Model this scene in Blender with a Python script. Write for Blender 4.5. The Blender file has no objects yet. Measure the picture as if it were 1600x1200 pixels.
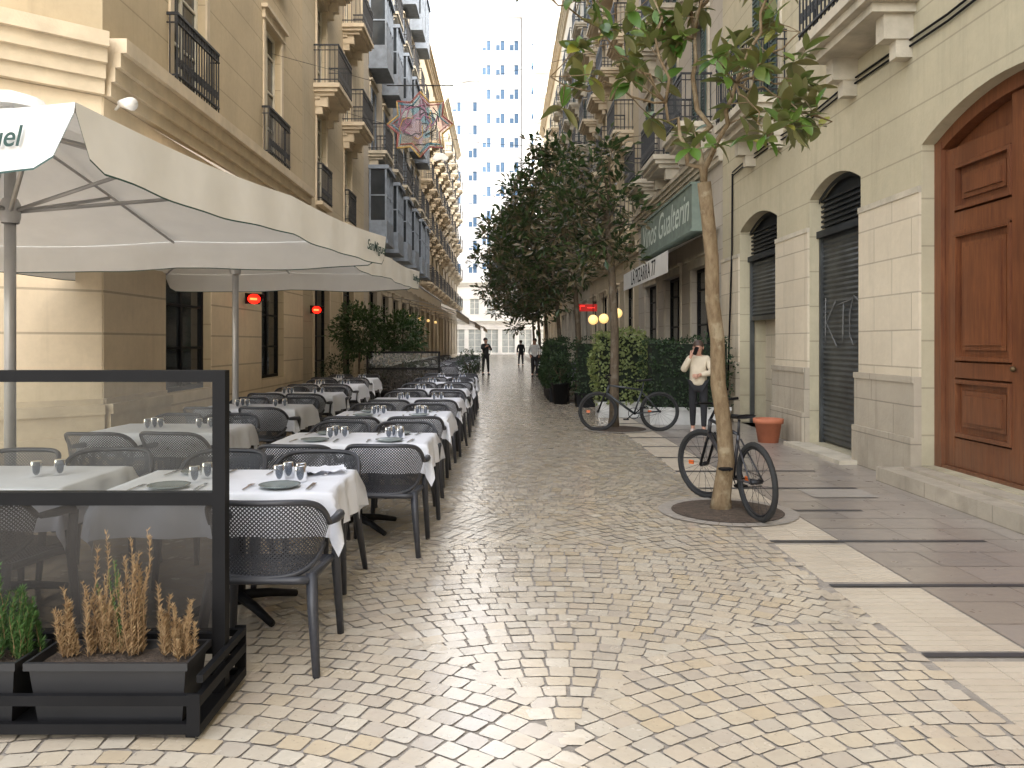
import bpy, math, random
from mathutils import Vector, Matrix
R=random.Random(11)
sc=bpy.context.scene
COL=sc.collection
# ------------------------------------------------------------------ materials
class NT:
    def __init__(s,name):
        s.m=bpy.data.materials.new(name); s.m.use_nodes=True
        s.t=s.m.node_tree; s.t.nodes.clear()
        s.out=s.t.nodes.new('ShaderNodeOutputMaterial')
    def n(s,typ,ins=None,**kw):
        nd=s.t.nodes.new('ShaderNode'+typ)
        for k,v in kw.items(): setattr(nd,k,v)
        if ins:
            for k,v in ins.items(): s.set(nd.inputs[k],v)
        return nd
    def set(s,sock,v):
        if isinstance(v,bpy.types.NodeSocket): s.t.links.new(v,sock)
        else:
            if sock.type=='RGBA' and hasattr(v,'__len__') and len(v)==3: v=(*v,1)
            sock.default_value=v
    def math(s,op,a,b=0.0,c=0.0):
        nd=s.t.nodes.new('ShaderNodeMath'); nd.operation=op
        s.set(nd.inputs[0],a); s.set(nd.inputs[1],b); s.set(nd.inputs[2],c)
        return nd.outputs[0]
    def mix(s,f,a,b,bt='MIX'):
        nd=s.t.nodes.new('ShaderNodeMix'); nd.data_type='RGBA'; nd.blend_type=bt
        s.set(nd.inputs[0],f); s.set(nd.inputs[6],a); s.set(nd.inputs[7],b)
        return nd.outputs[2]
    def noise(s,vec,scale,detail=3,rough=.55):
        nd=s.n('TexNoise',{'Scale':scale,'Detail':detail,'Roughness':rough})
        if vec is not None: s.set(nd.inputs['Vector'],vec)
        return nd.outputs['Fac']
    def ramp(s,f,a,b):
        nd=s.n('MapRange'); s.set(nd.inputs[0],f); nd.inputs[1].default_value=a; nd.inputs[2].default_value=b
        return nd.outputs[0]
    def fin(s,bsdf):
        s.t.links.new(bsdf,s.out.inputs[0]); return s.m
def sc_(c,k): return tuple(min(1,x*k) for x in c[:3])
def M(name,col,rough=.6,metal=0,var=.15,scale=4,bump=0,bscale=40,emit=0,ecol=None,world=False,alpha=1,spec=.5):
    t=NT(name)
    co=t.n('NewGeometry').outputs['Position'] if world else t.n('TexCoord').outputs['Object']
    f=t.ramp(t.noise(co,scale),.3,.7)
    c=t.mix(f,sc_(col,1-var),sc_(col,1+var))
    p=t.n('BsdfPrincipled',{'Base Color':c,'Roughness':rough,'Metallic':metal,'Specular IOR Level':spec})
    if bump:
        b=t.n('Bump',{'Height':t.noise(co,bscale),'Strength':bump,'Distance':.02}); t.set(p.inputs['Normal'],b.outputs[0])
    if emit:
        t.set(p.inputs['Emission Color'],ecol or col); p.inputs['Emission Strength'].default_value=emit
    return t.fin(p.outputs[0])
def wallmat(name,col,dz=.45,w=.03,block=0,dark=.55,grime=.35,bump=.35,rough=.85,z0=0.0):
    t=NT(name)
    pos=t.n('NewGeometry').outputs['Position']
    sp=t.n('SeparateXYZ',{0:pos}); X,Y,Z=sp.outputs
    u=t.math('ADD',X,Y)
    big=t.ramp(t.noise(pos,.6,4),.3,.7)
    c=t.mix(big,sc_(col,.86),sc_(col,1.1))
    fine=t.ramp(t.noise(pos,9,4,.7),.25,.75)
    c=t.mix(t.math('MULTIPLY',fine,.25),c,sc_(col,.6))
    mp=t.n('Mapping',{'Vector':pos,'Scale':(5,5,.35)})
    st=t.ramp(t.noise(mp.outputs[0],1.2,4,.65),.52,.78)
    c=t.mix(t.math('MULTIPLY',st,grime),c,sc_(col,.42))
    low=t.math('MULTIPLY',t.ramp(Z,1.1,0),t.ramp(t.noise(pos,3,4),.3,.75))
    c=t.mix(t.math('MULTIPLY',low,.6),c,sc_(col,.4))
    zz=t.math('DIVIDE',t.math('SUBTRACT',Z,z0),dz)
    zf=t.math('FRACT',t.math('ADD',zz,100))
    g=t.math('LESS_THAN',zf,w/dz)
    if block:
        row=t.math('FLOOR',zz)
        uu=t.math('FRACT',t.math('ADD',t.math('ADD',t.math('DIVIDE',u,block),t.math('MULTIPLY',t.math('MODULO',row,2),.5)),100))
        g=t.math('MAXIMUM',g,t.math('LESS_THAN',uu,w/block*.8))
        cell=t.n('TexWhiteNoise',{'Vector':t.n('CombineXYZ',{0:t.math('FLOOR',t.math('ADD',t.math('DIVIDE',u,block),t.math('MULTIPLY',t.math('MODULO',row,2),.5))),1:row}).outputs[0]}).outputs[0]
        c=t.mix(t.math('MULTIPLY',cell,.35),c,sc_(col,.62))
    c=t.mix(t.math('MULTIPLY',g,1-dark),c,sc_(col,.25))
    h=t.math('SUBTRACT',t.math('MULTIPLY',t.noise(pos,25,4),.25),g)
    b=t.n('Bump',{'Height':h,'Strength':bump,'Distance':.03})
    p=t.n('BsdfPrincipled',{'Base Color':c,'Roughness':rough,'Normal':b.outputs[0],'Specular IOR Level':.25})
    return t.fin(p.outputs[0])
def leafmat(name,cols,under,rough=.38):
    t=NT(name); g=t.n('NewGeometry')
    r=g.outputs['Random Per Island']
    cr=t.n('ValToRGB',{0:r}); e=cr.color_ramp.elements
    e[0].color=(*cols[0],1); e[1].color=(*cols[-1],1); e[1].position=1
    for i,c in enumerate(cols[1:-1]):
        k=e.new((i+1)/(len(cols)-1)); k.color=(*c,1)
    c=t.mix(g.outputs['Backfacing'],cr.outputs[0],under)
    p=t.n('BsdfPrincipled',{'Base Color':c,'Roughness':rough})
    tr=t.n('BsdfTranslucent',{'Color':cr.outputs[0]})
    mx=t.n('MixShader',{0:.3}); t.set(mx.inputs[1],p.outputs[0]); t.set(mx.inputs[2],tr.outputs[0])
    return t.fin(mx.outputs[0])
def fabric(name,col,tr=.35,bump=.1):
    t=NT(name); co=t.n('TexCoord').outputs['Object']
    f=t.ramp(t.noise(co,3,4),.3,.7)
    c=t.mix(f,sc_(col,.93),col)
    b=t.n('Bump',{'Height':t.noise(co,5,2),'Strength':bump,'Distance':.05})
    p=t.n('BsdfPrincipled',{'Base Color':c,'Roughness':.85,'Normal':b.outputs[0],'Specular IOR Level':.2})
    tl=t.n('BsdfTranslucent',{'Color':c})
    mx=t.n('MixShader',{0:tr}); t.set(mx.inputs[1],p.outputs[0]); t.set(mx.inputs[2],tl.outputs[0])
    return t.fin(mx.outputs[0])
def perf(name,col,pitch=.02,hole=.25,soft=False):
    t=NT(name); uv=t.n('UVMap').outputs[0]
    sp=t.n('SeparateXYZ',{0:uv}); U,V=sp.outputs[0],sp.outputs[1]
    a=t.math('ABSOLUTE',t.math('SUBTRACT',t.math('FRACT',t.math('ADD',t.math('DIVIDE',t.math('ADD',U,V),pitch),50)),.5))
    b=t.math('ABSOLUTE',t.math('SUBTRACT',t.math('FRACT',t.math('ADD',t.math('DIVIDE',t.math('SUBTRACT',U,V),pitch),50)),.5))
    h=t.math('LESS_THAN',t.math('MAXIMUM',a,b),hole)
    p=t.n('BsdfPrincipled',{'Base Color':col,'Roughness':.5})
    tr=t.n('BsdfTransparent')
    mx=t.n('MixShader',{0:h}); t.set(mx.inputs[1],p.outputs[0]); t.set(mx.inputs[2],tr.outputs[0])
    return t.fin(mx.outputs[0])
def glassmat(name,tint=(.85,.88,.86),op=.12):
    t=NT(name)
    tr=t.n('BsdfTransparent',{'Color':tint})
    gl=t.n('BsdfGlossy',{'Color':(1,1,1),'Roughness':.03})
    fr=t.n('Fresnel',{'IOR':1.45})
    df=t.n('BsdfDiffuse',{'Color':(.6,.6,.58)})
    m1=t.n('MixShader',{0:op}); t.set(m1.inputs[1],tr.outputs[0]); t.set(m1.inputs[2],df.outputs[0])
    mx=t.n('MixShader',{0:fr.outputs[0]}); t.set(mx.inputs[1],m1.outputs[0]); t.set(mx.inputs[2],gl.outputs[0])
    return t.fin(mx.outputs[0])
# ------------------------------------------------------------------ mesh builder
class MB:
    def __init__(s): s.v=[];s.f=[];s.m=[];s.uv=None;s.sm=[]
    def add(s,vs,fs,mi=0,smooth=False):
        o=len(s.v); s.v.extend([tuple(p) for p in vs])
        for f in fs: s.f.append(tuple(i+o for i in f)); s.m.append(mi); s.sm.append(smooth)
    def box(s,x0,x1,y0,y1,z0,z1,mi=0):
        vs=[(x,y,z) for z in(z0,z1) for y in(y0,y1) for x in(x0,x1)]
        s.add(vs,[(0,2,3,1),(4,5,7,6),(0,1,5,4),(2,6,7,3),(0,4,6,2),(1,3,7,5)],mi)
    def fbox(s,F,u0,u1,z0,z1,d0,d1,mi=0):
        vs=[F(u,z,d) for z in(z0,z1) for d in(d0,d1) for u in(u0,u1)]
        s.add(vs,[(0,2,3,1),(4,5,7,6),(0,1,5,4),(2,6,7,3),(0,4,6,2),(1,3,7,5)],mi)
    def quad(s,a,b,c,d,mi=0): s.add([a,b,c,d],[(0,1,2,3)],mi)
    def tube(s,pts,rad,n=8,mi=0,cap=True,smooth=True,closed=False):
        pts=[Vector(p) for p in pts]
        if not hasattr(rad,'__len__'): rad=[rad]*len(pts)
        vs=[];N=len(pts);prev=None
        for i,p in enumerate(pts):
            if closed: t=pts[(i+1)%N]-pts[i-1]
            else: t=pts[min(i+1,N-1)]-pts[max(i-1,0)]
            t.normalize()
            if prev is None:
                a=Vector((0,0,1)) if abs(t.z)<.9 else Vector((1,0,0))
                x=t.cross(a).normalized()
            else: x=(prev-t*prev.dot(t)).normalized()
            prev=x; y=t.cross(x)
            for k in range(n):
                an=2*math.pi*k/n; vs.append(p+(x*math.cos(an)+y*math.sin(an))*rad[i])
        fs=[]
        for i in range(N if closed else N-1):
            j=(i+1)%N
            for k in range(n):
                fs.append((i*n+k,i*n+(k+1)%n,j*n+(k+1)%n,j*n+k))
        if cap and not closed: fs.append(tuple(range(n))[::-1]); fs.append(tuple((N-1)*n+k for k in range(n)))
        s.add(vs,fs,mi,smooth)
    def lathe(s,prof,c=(0,0,0),n=20,mi=0,smooth=True):
        vs=[];fs=[]
        for r,z in prof:
            for k in range(n):
                a=2*math.pi*k/n; vs.append((c[0]+r*math.cos(a),c[1]+r*math.sin(a),c[2]+z))
        for i in range(len(prof)-1):
            for k in range(n): fs.append((i*n+k,i*n+(k+1)%n,(i+1)*n+(k+1)%n,(i+1)*n+k))
        s.add(vs,fs,mi,smooth)
    def ell(s,c,r,n=12,m=8,mi=0,rot=None):
        vs=[];fs=[]
        for i in range(m+1):
            th=math.pi*i/m
            for k in range(n):
                a=2*math.pi*k/n
                p=Vector((r[0]*math.sin(th)*math.cos(a),r[1]*math.sin(th)*math.sin(a),r[2]*math.cos(th)))
                if rot: p=rot@p
                vs.append(Vector(c)+p)
        for i in range(m):
            for k in range(n): fs.append((i*n+k,(i+1)*n+k,(i+1)*n+(k+1)%n,i*n+(k+1)%n))
        s.add(vs,fs,mi,True)
    def obj(s,name,mats,parent=None,off=None,uv=None):
        me=bpy.data.meshes.new(name)
        v=s.v
        if off is not None: v=[(p[0]-off[0],p[1]-off[1],p[2]-off[2]) for p in v]
        me.from_pydata(v,[],s.f)
        for m in (mats if isinstance(mats,(list,tuple)) else [mats]): me.materials.append(m)
        me.polygons.foreach_set('material_index',s.m); me.polygons.foreach_set('use_smooth',s.sm)
        if uv:
            l=me.uv_layers.new(name='UVMap')
            for lp in me.loops: l.data[lp.index].uv=uv(s.v[lp.vertex_index],lp.vertex_index)
        me.update()
        o=bpy.data.objects.new(name,me); COL.objects.link(o)
        if parent: o.parent=parent
        return o
def top(o,label,cat,group=None):
    o['label']=label; o['category']=cat
    if group: o['group']=group
    return o
def thing(name,label,cat,loc=(0,0,0),rot=0,group=None):
    e=bpy.data.objects.new(name,None); COL.objects.link(e); e.location=loc; e.rotation_euler=(0,0,rot); e.empty_display_size=.2
    return top(e,label,cat,group)
def struct(o): o['kind']='structure'; return o
def dup(o,loc,rot=None,label=None,scale=None):
    def rec(a,par):
        c=a.copy(); COL.objects.link(c)
        if par: c.parent=par
        for k in kidmap.get(a.name,[]): rec(k,c)
        return c
    kidmap={}
    stack=[o]
    while stack:
        a=stack.pop(); ks=list(a.children); kidmap[a.name]=ks; stack+=ks
    c=rec(o,None); c.location=loc
    if rot is not None: c.rotation_euler=(0,0,rot)
    if scale: c.scale=(scale,)*3
    if label: c['label']=label
    return c
def text(body,size,mat,parent,loc,rotm,name='lettering',shear=0,bold=0):
    cu=bpy.data.curves.new('t','FONT'); cu.body=body; cu.size=size; cu.shear=shear; cu.offset=bold; cu.align_x='CENTER'; cu.extrude=.001
    o=bpy.data.objects.new('t',cu); COL.objects.link(o)
    dg=bpy.context.evaluated_depsgraph_get()
    me=bpy.data.meshes.new_from_object(o.evaluated_get(dg))
    bpy.data.objects.remove(o)
    me.materials.clear(); me.materials.append(mat)
    me.transform(rotm); me.transform(Matrix.Translation(loc))
    n=bpy.data.objects.new(name,me); COL.objects.link(n); n.parent=parent
    return n
def basis(x,y):
    x=Vector(x).normalized(); y=Vector(y).normalized(); z=x.cross(y)
    return Matrix(((x.x,y.x,z.x,0),(x.y,y.y,z.y,0),(x.z,y.z,z.z,0),(0,0,0,1)))
# ---- material library
m_black=M('black_metal',(.008,.008,.009),.55,0,.2,spec=.15)
m_iron=M('wrought_iron',(.02,.021,.024),.5,.3)
m_chair=M('anthracite_plastic',(.03,.032,.04),.45,0,.1)
m_chairp=perf('perforated_plastic',(.03,.032,.04))
m_cloth=fabric('white_tablecloth',(.76,.78,.84),.12,.3)
m_par=fabric('parasol_cloth',(.82,.81,.78),.1,.15)
m_trim=M('green_trim',(.02,.06,.05),.7)
m_grey=M('grey_aluminium',(.42,.41,.4),.4,.5,.08)
m_glass=glassmat('clear_glass',(.74,.75,.7),.04)
m_tumbler=glassmat('smoky_glass',(.45,.5,.58),.1)
m_win=M('window_pane',(.03,.035,.04),.06,0,.3,1.5,world=True)
m_plate=M('stone_plate',(.16,.19,.19),.25)
m_steel=M('steel',(.6,.6,.6),.25,1)
m_white=M('white_paint',(.75,.74,.7),.5,0,.05)
m_frame=M('cream_frame',(.6,.56,.45),.6)
m_blue=M('grey_blue_paint',(.17,.2,.24),.6,0,.2,world=True)
m_green=M('dark_green_paint',(.05,.08,.07),.6)
m_awn=fabric('beige_awning_cloth',(.8,.72,.6),.68)
m_awnd=fabric('pale_brown_awning_cloth',(.62,.54,.45),.6)
def barkmat(name,a,b_,c_):
    t=NT(name); co=t.n('NewGeometry').outputs['Position']
    mp=t.n('Mapping',{'Vector':co,'Scale':(1,1,.35)})
    f=t.ramp(t.noise(mp.outputs[0],22,5,.7),.3,.7); c=t.mix(f,a,b_)
    f2=t.ramp(t.noise(co,6,4,.6),.52,.62); c=t.mix(t.math('MULTIPLY',f2,.75),c,c_)
    bp=t.n('Bump',{'Height':t.noise(mp.outputs[0],40,4),'Strength':.7,'Distance':.02})
    p=t.n('BsdfPrincipled',{'Base Color':c,'Roughness':.9,'Normal':bp.outputs[0],'Specular IOR Level':.2}); return t.fin(p.outputs[0])
m_bark=barkmat('bark',(.12,.08,.045),(.23,.17,.1),(.28,.23,.15))
m_barkd=barkmat('dark_bark',(.06,.045,.03),(.13,.1,.07),(.15,.13,.1))
m_soil=M('soil',(.07,.05,.035),.95,0,.4,20,.8,60)
m_rub=M('tyre_rubber',(.015,.015,.015),.8)
m_terr=M('terracotta',(.42,.14,.07),.75)
m_leafN=leafmat('magnolia_leaf',[(.04,.09,.015),(.09,.17,.025),(.06,.12,.02),(.16,.24,.045),(.08,.16,.025),(.12,.1,.03),(.28,.28,.04)],(.16,.15,.06),.33)
m_leafD=leafmat('dark_magnolia_leaf',[(.018,.042,.013),(.04,.068,.02),(.022,.05,.014),(.065,.1,.032),(.03,.06,.02)],(.1,.075,.038),.4)
m_hedge=leafmat('hedge_leaf',[(.01,.028,.01),(.025,.055,.015),(.015,.035,.012),(.045,.085,.025)],(.025,.05,.018),.5)
m_ivy=leafmat('variegated_ivy_leaf',[(.12,.18,.04),(.36,.38,.14),(.18,.24,.07),(.08,.12,.04)],(.2,.24,.09),.5)
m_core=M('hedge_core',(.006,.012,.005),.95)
m_dry=leafmat('dried_needles',[(.34,.21,.1),(.45,.31,.16),(.27,.17,.085),(.5,.37,.2)],(.33,.22,.11),.8)
m_rose=leafmat('green_needles',[(.05,.12,.03),(.1,.2,.05),(.06,.14,.03)],(.06,.12,.04),.6)
# ------------------------------------------------------------------ camera, world, sun
cam=bpy.data.cameras.new('camera'); co=bpy.data.objects.new('camera',cam); COL.objects.link(co)
co.location=(0,0,1.55); co.rotation_euler=(math.radians(90),0,0)
cam.lens=28.125; cam.sensor_width=36; cam.shift_x=15/1600; cam.shift_y=-65/1600; cam.clip_end=2000
sc.camera=co
sc.view_settings.view_transform='Standard'; sc.view_settings.look='None'; sc.view_settings.exposure=0
w=bpy.data.worlds.new('World'); sc.world=w; w.use_nodes=True
nt=w.node_tree; bg=nt.nodes['Background']
sky=nt.nodes.new('ShaderNodeTexSky'); sky.sky_type='NISHITA'; sky.sun_disc=False
sdir=Vector((.60,-.80,.0)).normalized(); el=math.radians(35)
sky.sun_elevation=el; sky.sun_rotation=math.atan2(sdir.x,sdir.y)
sky.air_density=1.2; sky.dust_density=3
hs=nt.nodes.new('ShaderNodeHueSaturation'); hs.inputs['Saturation'].default_value=.45; hs.inputs['Value'].default_value=1.0
mw=nt.nodes.new('ShaderNodeMix'); mw.data_type='RGBA'; mw.blend_type='MULTIPLY'; mw.inputs[0].default_value=1; mw.inputs[7].default_value=(1.05,1.0,.94,1)
nt.links.new(sky.outputs[0],hs.inputs['Color']); nt.links.new(hs.outputs[0],mw.inputs[6]); nt.links.new(mw.outputs[2],bg.inputs[0])
bg.inputs[1].default_value=1.08
sl=bpy.data.lights.new('sun','SUN'); sl.energy=4.2; sl.angle=math.radians(.5); sl.color=(1,.98,.94)
so=bpy.data.objects.new('sun',sl); COL.objects.link(so)
d=Vector((sdir.x*math.cos(el),sdir.y*math.cos(el),math.sin(el)))
so.rotation_euler=d.to_track_quat('Z','Y').to_euler(); so.location=(20,-20,40)
# ------------------------------------------------------------------ ground
def stonemat(name,cols,rough0=.22,rough1=.5,stain=.4,bs=.18,coat=0):
    t=NT(name); g=t.n('NewGeometry'); pos=g.outputs['Position']
    cr=t.n('ValToRGB',{0:g.outputs['Random Per Island']}); e=cr.color_ramp.elements
    e[0].color=(*cols[0],1); e[1].color=(*cols[-1],1)
    for i,c in enumerate(cols[1:-1]):
        k=e.new((i+1)/(len(cols)-1)); k.color=(*c,1)
    c=cr.outputs[0]
    n1=t.ramp(t.noise(pos,14,5,.7),.3,.75); c=t.mix(t.math('MULTIPLY',n1,.25),c,(.32,.26,.2))
    n2=t.ramp(t.noise(pos,.7,3),.35,.75); c=t.mix(t.math('MULTIPLY',n2,stain),c,(.37,.32,.26))
    sp=t.ramp(t.noise(pos,60,2),.66,.72); c=t.mix(t.math('MULTIPLY',sp,.3),c,(.16,.14,.12))
    r=t.math('ADD',t.math('MULTIPLY',t.noise(pos,6,3),rough1-rough0),rough0)
    b=t.n('Bump',{'Height':t.noise(pos,30,3),'Strength':bs,'Distance':.01})
    p=t.n('BsdfPrincipled',{'Base Color':c,'Roughness':r,'Normal':b.outputs[0],'Coat Weight':coat,'Coat Roughness':.18})
    return t.fin(p.outputs[0])
m_fan=stonemat('cream_setts',[(.54,.465,.36),(.58,.505,.395),(.5,.43,.33),(.6,.54,.44),(.54,.44,.3),(.57,.515,.42),(.47,.41,.335),(.57,.485,.375)],.12,.36,.22,.1,.5)
m_stripe=stonemat('cream_strips',[(.54,.465,.365),(.57,.5,.4),(.5,.43,.335)],.25,.5,.3,.15,.2)
m_slab=stonemat('grey_slabs',[(.25,.215,.19),(.285,.25,.22),(.225,.2,.18),(.265,.228,.192)],.2,.42,.2,.12,.15)
m_band=M('dark_stone_band',(.05,.05,.055),.4,world=True)
m_grout=M('grout',(.27,.24,.205),.7,0,.2,8,.4,50,world=True)
m_ring=stonemat('grey_stone_ring',[(.3,.28,.25),(.33,.3,.27)],.3,.5)
b=MB(); b.add([(-400,-300,0),(400,-300,0),(400,700,0),(-400,700,0)],[(0,1,2,3)])
struct(b.obj('ground',m_grout))
b=MB()
def inreg(px,py,cx,cy,RR):
    Ro=RR+.035; Ri=RR-.02
    if (px-cx)**2+(py-cy)**2>Ro*Ro: return False
    for dx,dy in((RR,-RR),(-RR,-RR)):
        if (px-cx-dx)**2+(py-cy-dy)**2<=Ri*Ri: return False
    if (px-cx)**2+(py-cy+2*RR)**2<=Ri*Ri: return False
    return True
RR=1.72
for row in range(-1,55):
    cy=1.0+row*RR
    for ix in range(-4,4):
        cx=.25+ix*2*RR+(RR if row%2 else 0)
        ox,oy=cx,cy-.98*RR
        st=.105
        rr=.06
        while rr<2.05*RR:
            n=max(4,int(2*math.pi*rr/.116))
            ph=R.random()*6
            for i in range(n):
                a=ph+2*math.pi*i/n
                px=ox+rr*math.cos(a); py=oy+rr*math.sin(a)
                if py<1.2 or px>2.06 or px<-8.5 or (py>10.5 and px<-5.2): continue
                if not inreg(px,py,cx,cy,RR): continue
                wv=1+R.uniform(-.05,.05)
                da=math.pi/n*.94*wv; dr=st*.466*wv
                cs=[]
                z0=.004+R.random()*.002; tx=R.uniform(-.018,.018); ty=R.uniform(-.018,.018)
                for (sr,sa) in((-1,-1),(1,-1),(1,1),(-1,1)):
                    q=rr+sr*dr+R.uniform(-.006,.004); aa=a+sa*da*(1+R.uniform(-.12,.05))
                    cs.append((ox+q*math.cos(aa),oy+q*math.sin(aa)))
                if py<10:
                    o=[]
                    for j in range(4):
                        p=cs[j]; pm=cs[j-1]; pn=cs[(j+1)%4]; w1=R.uniform(.04,.14)
                        o.append((p[0]+(pm[0]-p[0])*w1,p[1]+(pm[1]-p[1])*w1)); o.append((p[0]+(pn[0]-p[0])*w1,p[1]+(pn[1]-p[1])*w1))
                    cs=o
                vs=[(x,y,z0+(x-px)*tx+(y-py)*ty) for x,y in cs]
                b.add(vs,[tuple(range(len(vs)))])
            rr+=st
struct(b.obj('street_paving',m_fan))
b=MB()
y=1.5
while y<60:
    if not any(abs(y+.03-(3.95+1.13*k))<.062 for k in range(0,50)):
        b.box(2.08,2.342,y,y+.06,0.001,.005); b.box(2.346,2.625,y,y+.06,0.001,.005)
    y+=.068
struct(b.obj('striped_paving',m_stripe))
b=MB(); y=1.0
while y<96:
    x=2.64
    while x<4.56:
        wd=R.choice([.4,.48,.56]); x2=min(x+wd,4.6)
        z=.004+R.random()*.001
        b.quad((x+.003,y+.003,z),(x2-.003,y+.003,z),(x2-.003,y+.373,z),(x+.003,y+.373,z))
        x=x2
    y+=.3767
struct(b.obj('pavement',m_slab))
b=MB()
for k in range(0,50):
    yy=3.95+1.13*k; xe=3.75 if k%3 else 3.3
    b.quad((2.08,yy-.027,.009),(xe,yy-.027,.009),(xe,yy+.027,.009),(2.08,yy+.027,.009))
struct(b.obj('paving_band',m_band))
b=MB(); b.quad((3.1,7.95,.011),(3.75,7.95,.011),(3.75,8.4,.011),(3.1,8.4,.011))
struct(b.obj('utility_cover',m_ring))
def pit(x,y,r=.5):
    b=MB(); n=32
    for k in range(n):
        a0=2*math.pi*(k+.03)/n; a1=2*math.pi*(k+.97)/n
        f=lambda rr,a:(x+rr*math.cos(a),y+rr*math.sin(a),.0135)
        b.quad(f(r,a0),f(r+.12,a0),f(r+.12,a1),f(r,a1))
    struct(b.obj('tree_pit_ring',m_ring))
    b=MB(); rs=[0.001,.15,.3,.42,r]
    b.lathe([(q,.018+.03*(1-q/r)*(1)) for q in rs],(x,y,0),28)
    struct(b.obj('tree_pit_soil',m_soil))
TREES=[7.3,14.2,21,28,35.5,43,51]
for ty in TREES[:4]: pit(2.05,ty)
# ------------------------------------------------------------------ buildings
def frame(O,U,N):
    O=Vector((O[0],O[1],0));U=Vector((U[0],U[1],0)).normalized();N=Vector((N[0],N[1],0)).normalized()
    return lambda u,z,d:(O.x+U.x*u+N.x*d,O.y+U.y*u+N.y*d,z)
def arch(o,t): return o['z1']+o.get('rise',0)*(1-(2*t-1)**2)
def wall(F,L,H,ops,depth,b,mi=0,rec=.25,z0=0,roof=True):
    us=sorted({0,L}|{o[k] for o in ops for k in('u0','u1')}); zs=sorted({z0,H}|{o['z0'] for o in ops}|{o['z1']+o.get('rise',0) for o in ops})
    for i in range(len(us)-1):
        for j in range(len(zs)-1):
            cu=(us[i]+us[i+1])/2; cz=(zs[j]+zs[j+1])/2
            if any(o['u0']<cu<o['u1'] and o['z0']<cz<o['z1']+o.get('rise',0) for o in ops): continue
            b.quad(F(us[i],zs[j],0),F(us[i+1],zs[j],0),F(us[i+1],zs[j+1],0),F(us[i],zs[j+1],0),mi)
    for o in ops:
        r=o.get('rec',rec); u0,u1,a,c=o['u0'],o['u1'],o['z0'],o['z1']
        b.quad(F(u0,a,0),F(u0,c,0),F(u0,c,-r),F(u0,a,-r),mi); b.quad(F(u1,a,0),F(u1,c,0),F(u1,c,-r),F(u1,a,-r),mi)
        b.quad(F(u0,a,0),F(u1,a,0),F(u1,a,-r),F(u0,a,-r),mi)
        n=14 if o.get('rise') else 1; tp=c+o.get('rise',0)
        for k in range(n):
            ta,tb=k/n,(k+1)/n; ua=u0+(u1-u0)*ta; ub=u0+(u1-u0)*tb; za=arch(o,ta) if n>1 else c; zb=arch(o,tb) if n>1 else c
            b.quad(F(ua,za,0),F(ub,zb,0),F(ub,zb,-r),F(ua,za,-r),mi)
            if n>1: b.quad(F(ua,za,0),F(ub,zb,0),F(ub,tp,0),F(ua,tp,0),mi)
    if depth:
        b.quad(F(0,z0,0),F(0,H,0),F(0,H,-depth),F(0,z0,-depth),mi); b.quad(F(L,z0,0),F(L,H,0),F(L,H,-depth),F(L,z0,-depth),mi)
        b.quad(F(0,z0,-depth),F(L,z0,-depth),F(L,H,-depth),F(0,H,-depth),mi)
        if roof: b.quad(F(0,H,0),F(L,H,0),F(L,H,-depth),F(0,H,-depth),mi)
def window(F,o,e,mats,shut=None,trim=True,interior=None):
    u0,u1,a,c=o['u0'],o['u1'],o['z0'],o['z1']; off=e.location; fw=.07
    b=MB()
    for (p,q,r,s) in((u0,u0+fw,a,c),(u1-fw,u1,a,c),(u0+fw,u1-fw,a,a+fw),(u0+fw,u1-fw,c-fw,c)): b.fbox(F,p,q,r,s,-.2,-.13)
    um=(u0+u1)/2; b.fbox(F,um-.04,um+.04,a+fw,c-fw,-.195,-.135)
    n=max(1,int((c-a)/.8))
    for k in range(1,n+1):
        z=a+(c-a)*k/(n+.6)
        b.fbox(F,u0+fw,um-.04,z-.02,z+.02,-.19,-.14); b.fbox(F,um+.04,u1-fw,z-.02,z+.02,-.19,-.14)
    if trim:
        t=.14
        b.fbox(F,u0-t,u0,a,c,0.0,.035,1); b.fbox(F,u1,u1+t,a,c,0.0,.035,1); b.fbox(F,u0-t-.04,u1+t+.04,c,c+.2,0.0,.07,1); b.fbox(F,u0-t-.1,u1+t+.1,c+.2,c+.28,0.0,.14,1)
    wo=b.obj('window',mats,e,off)
    g=MB(); g.quad(F(u0,a,-.17),F(u1,a,-.17),F(u1,c,-.17),F(u0,c,-.17)); g.obj('glass',m_win,wo,off)
    if shut:
        for s0,s1 in((u0-.02,u0+(u1-u0)*.24),(u1-(u1-u0)*.24,u1+.02)):
            s=MB(); s.fbox(F,s0,s1,a+.02,c-.02,.04,.065)
            z=a+.1
            while z<c-.1: s.fbox(F,s0+.05,s1-.05,z,z+.03,.065,.085); z+=.075
            s.obj('shutter',shut,wo,off)
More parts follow.
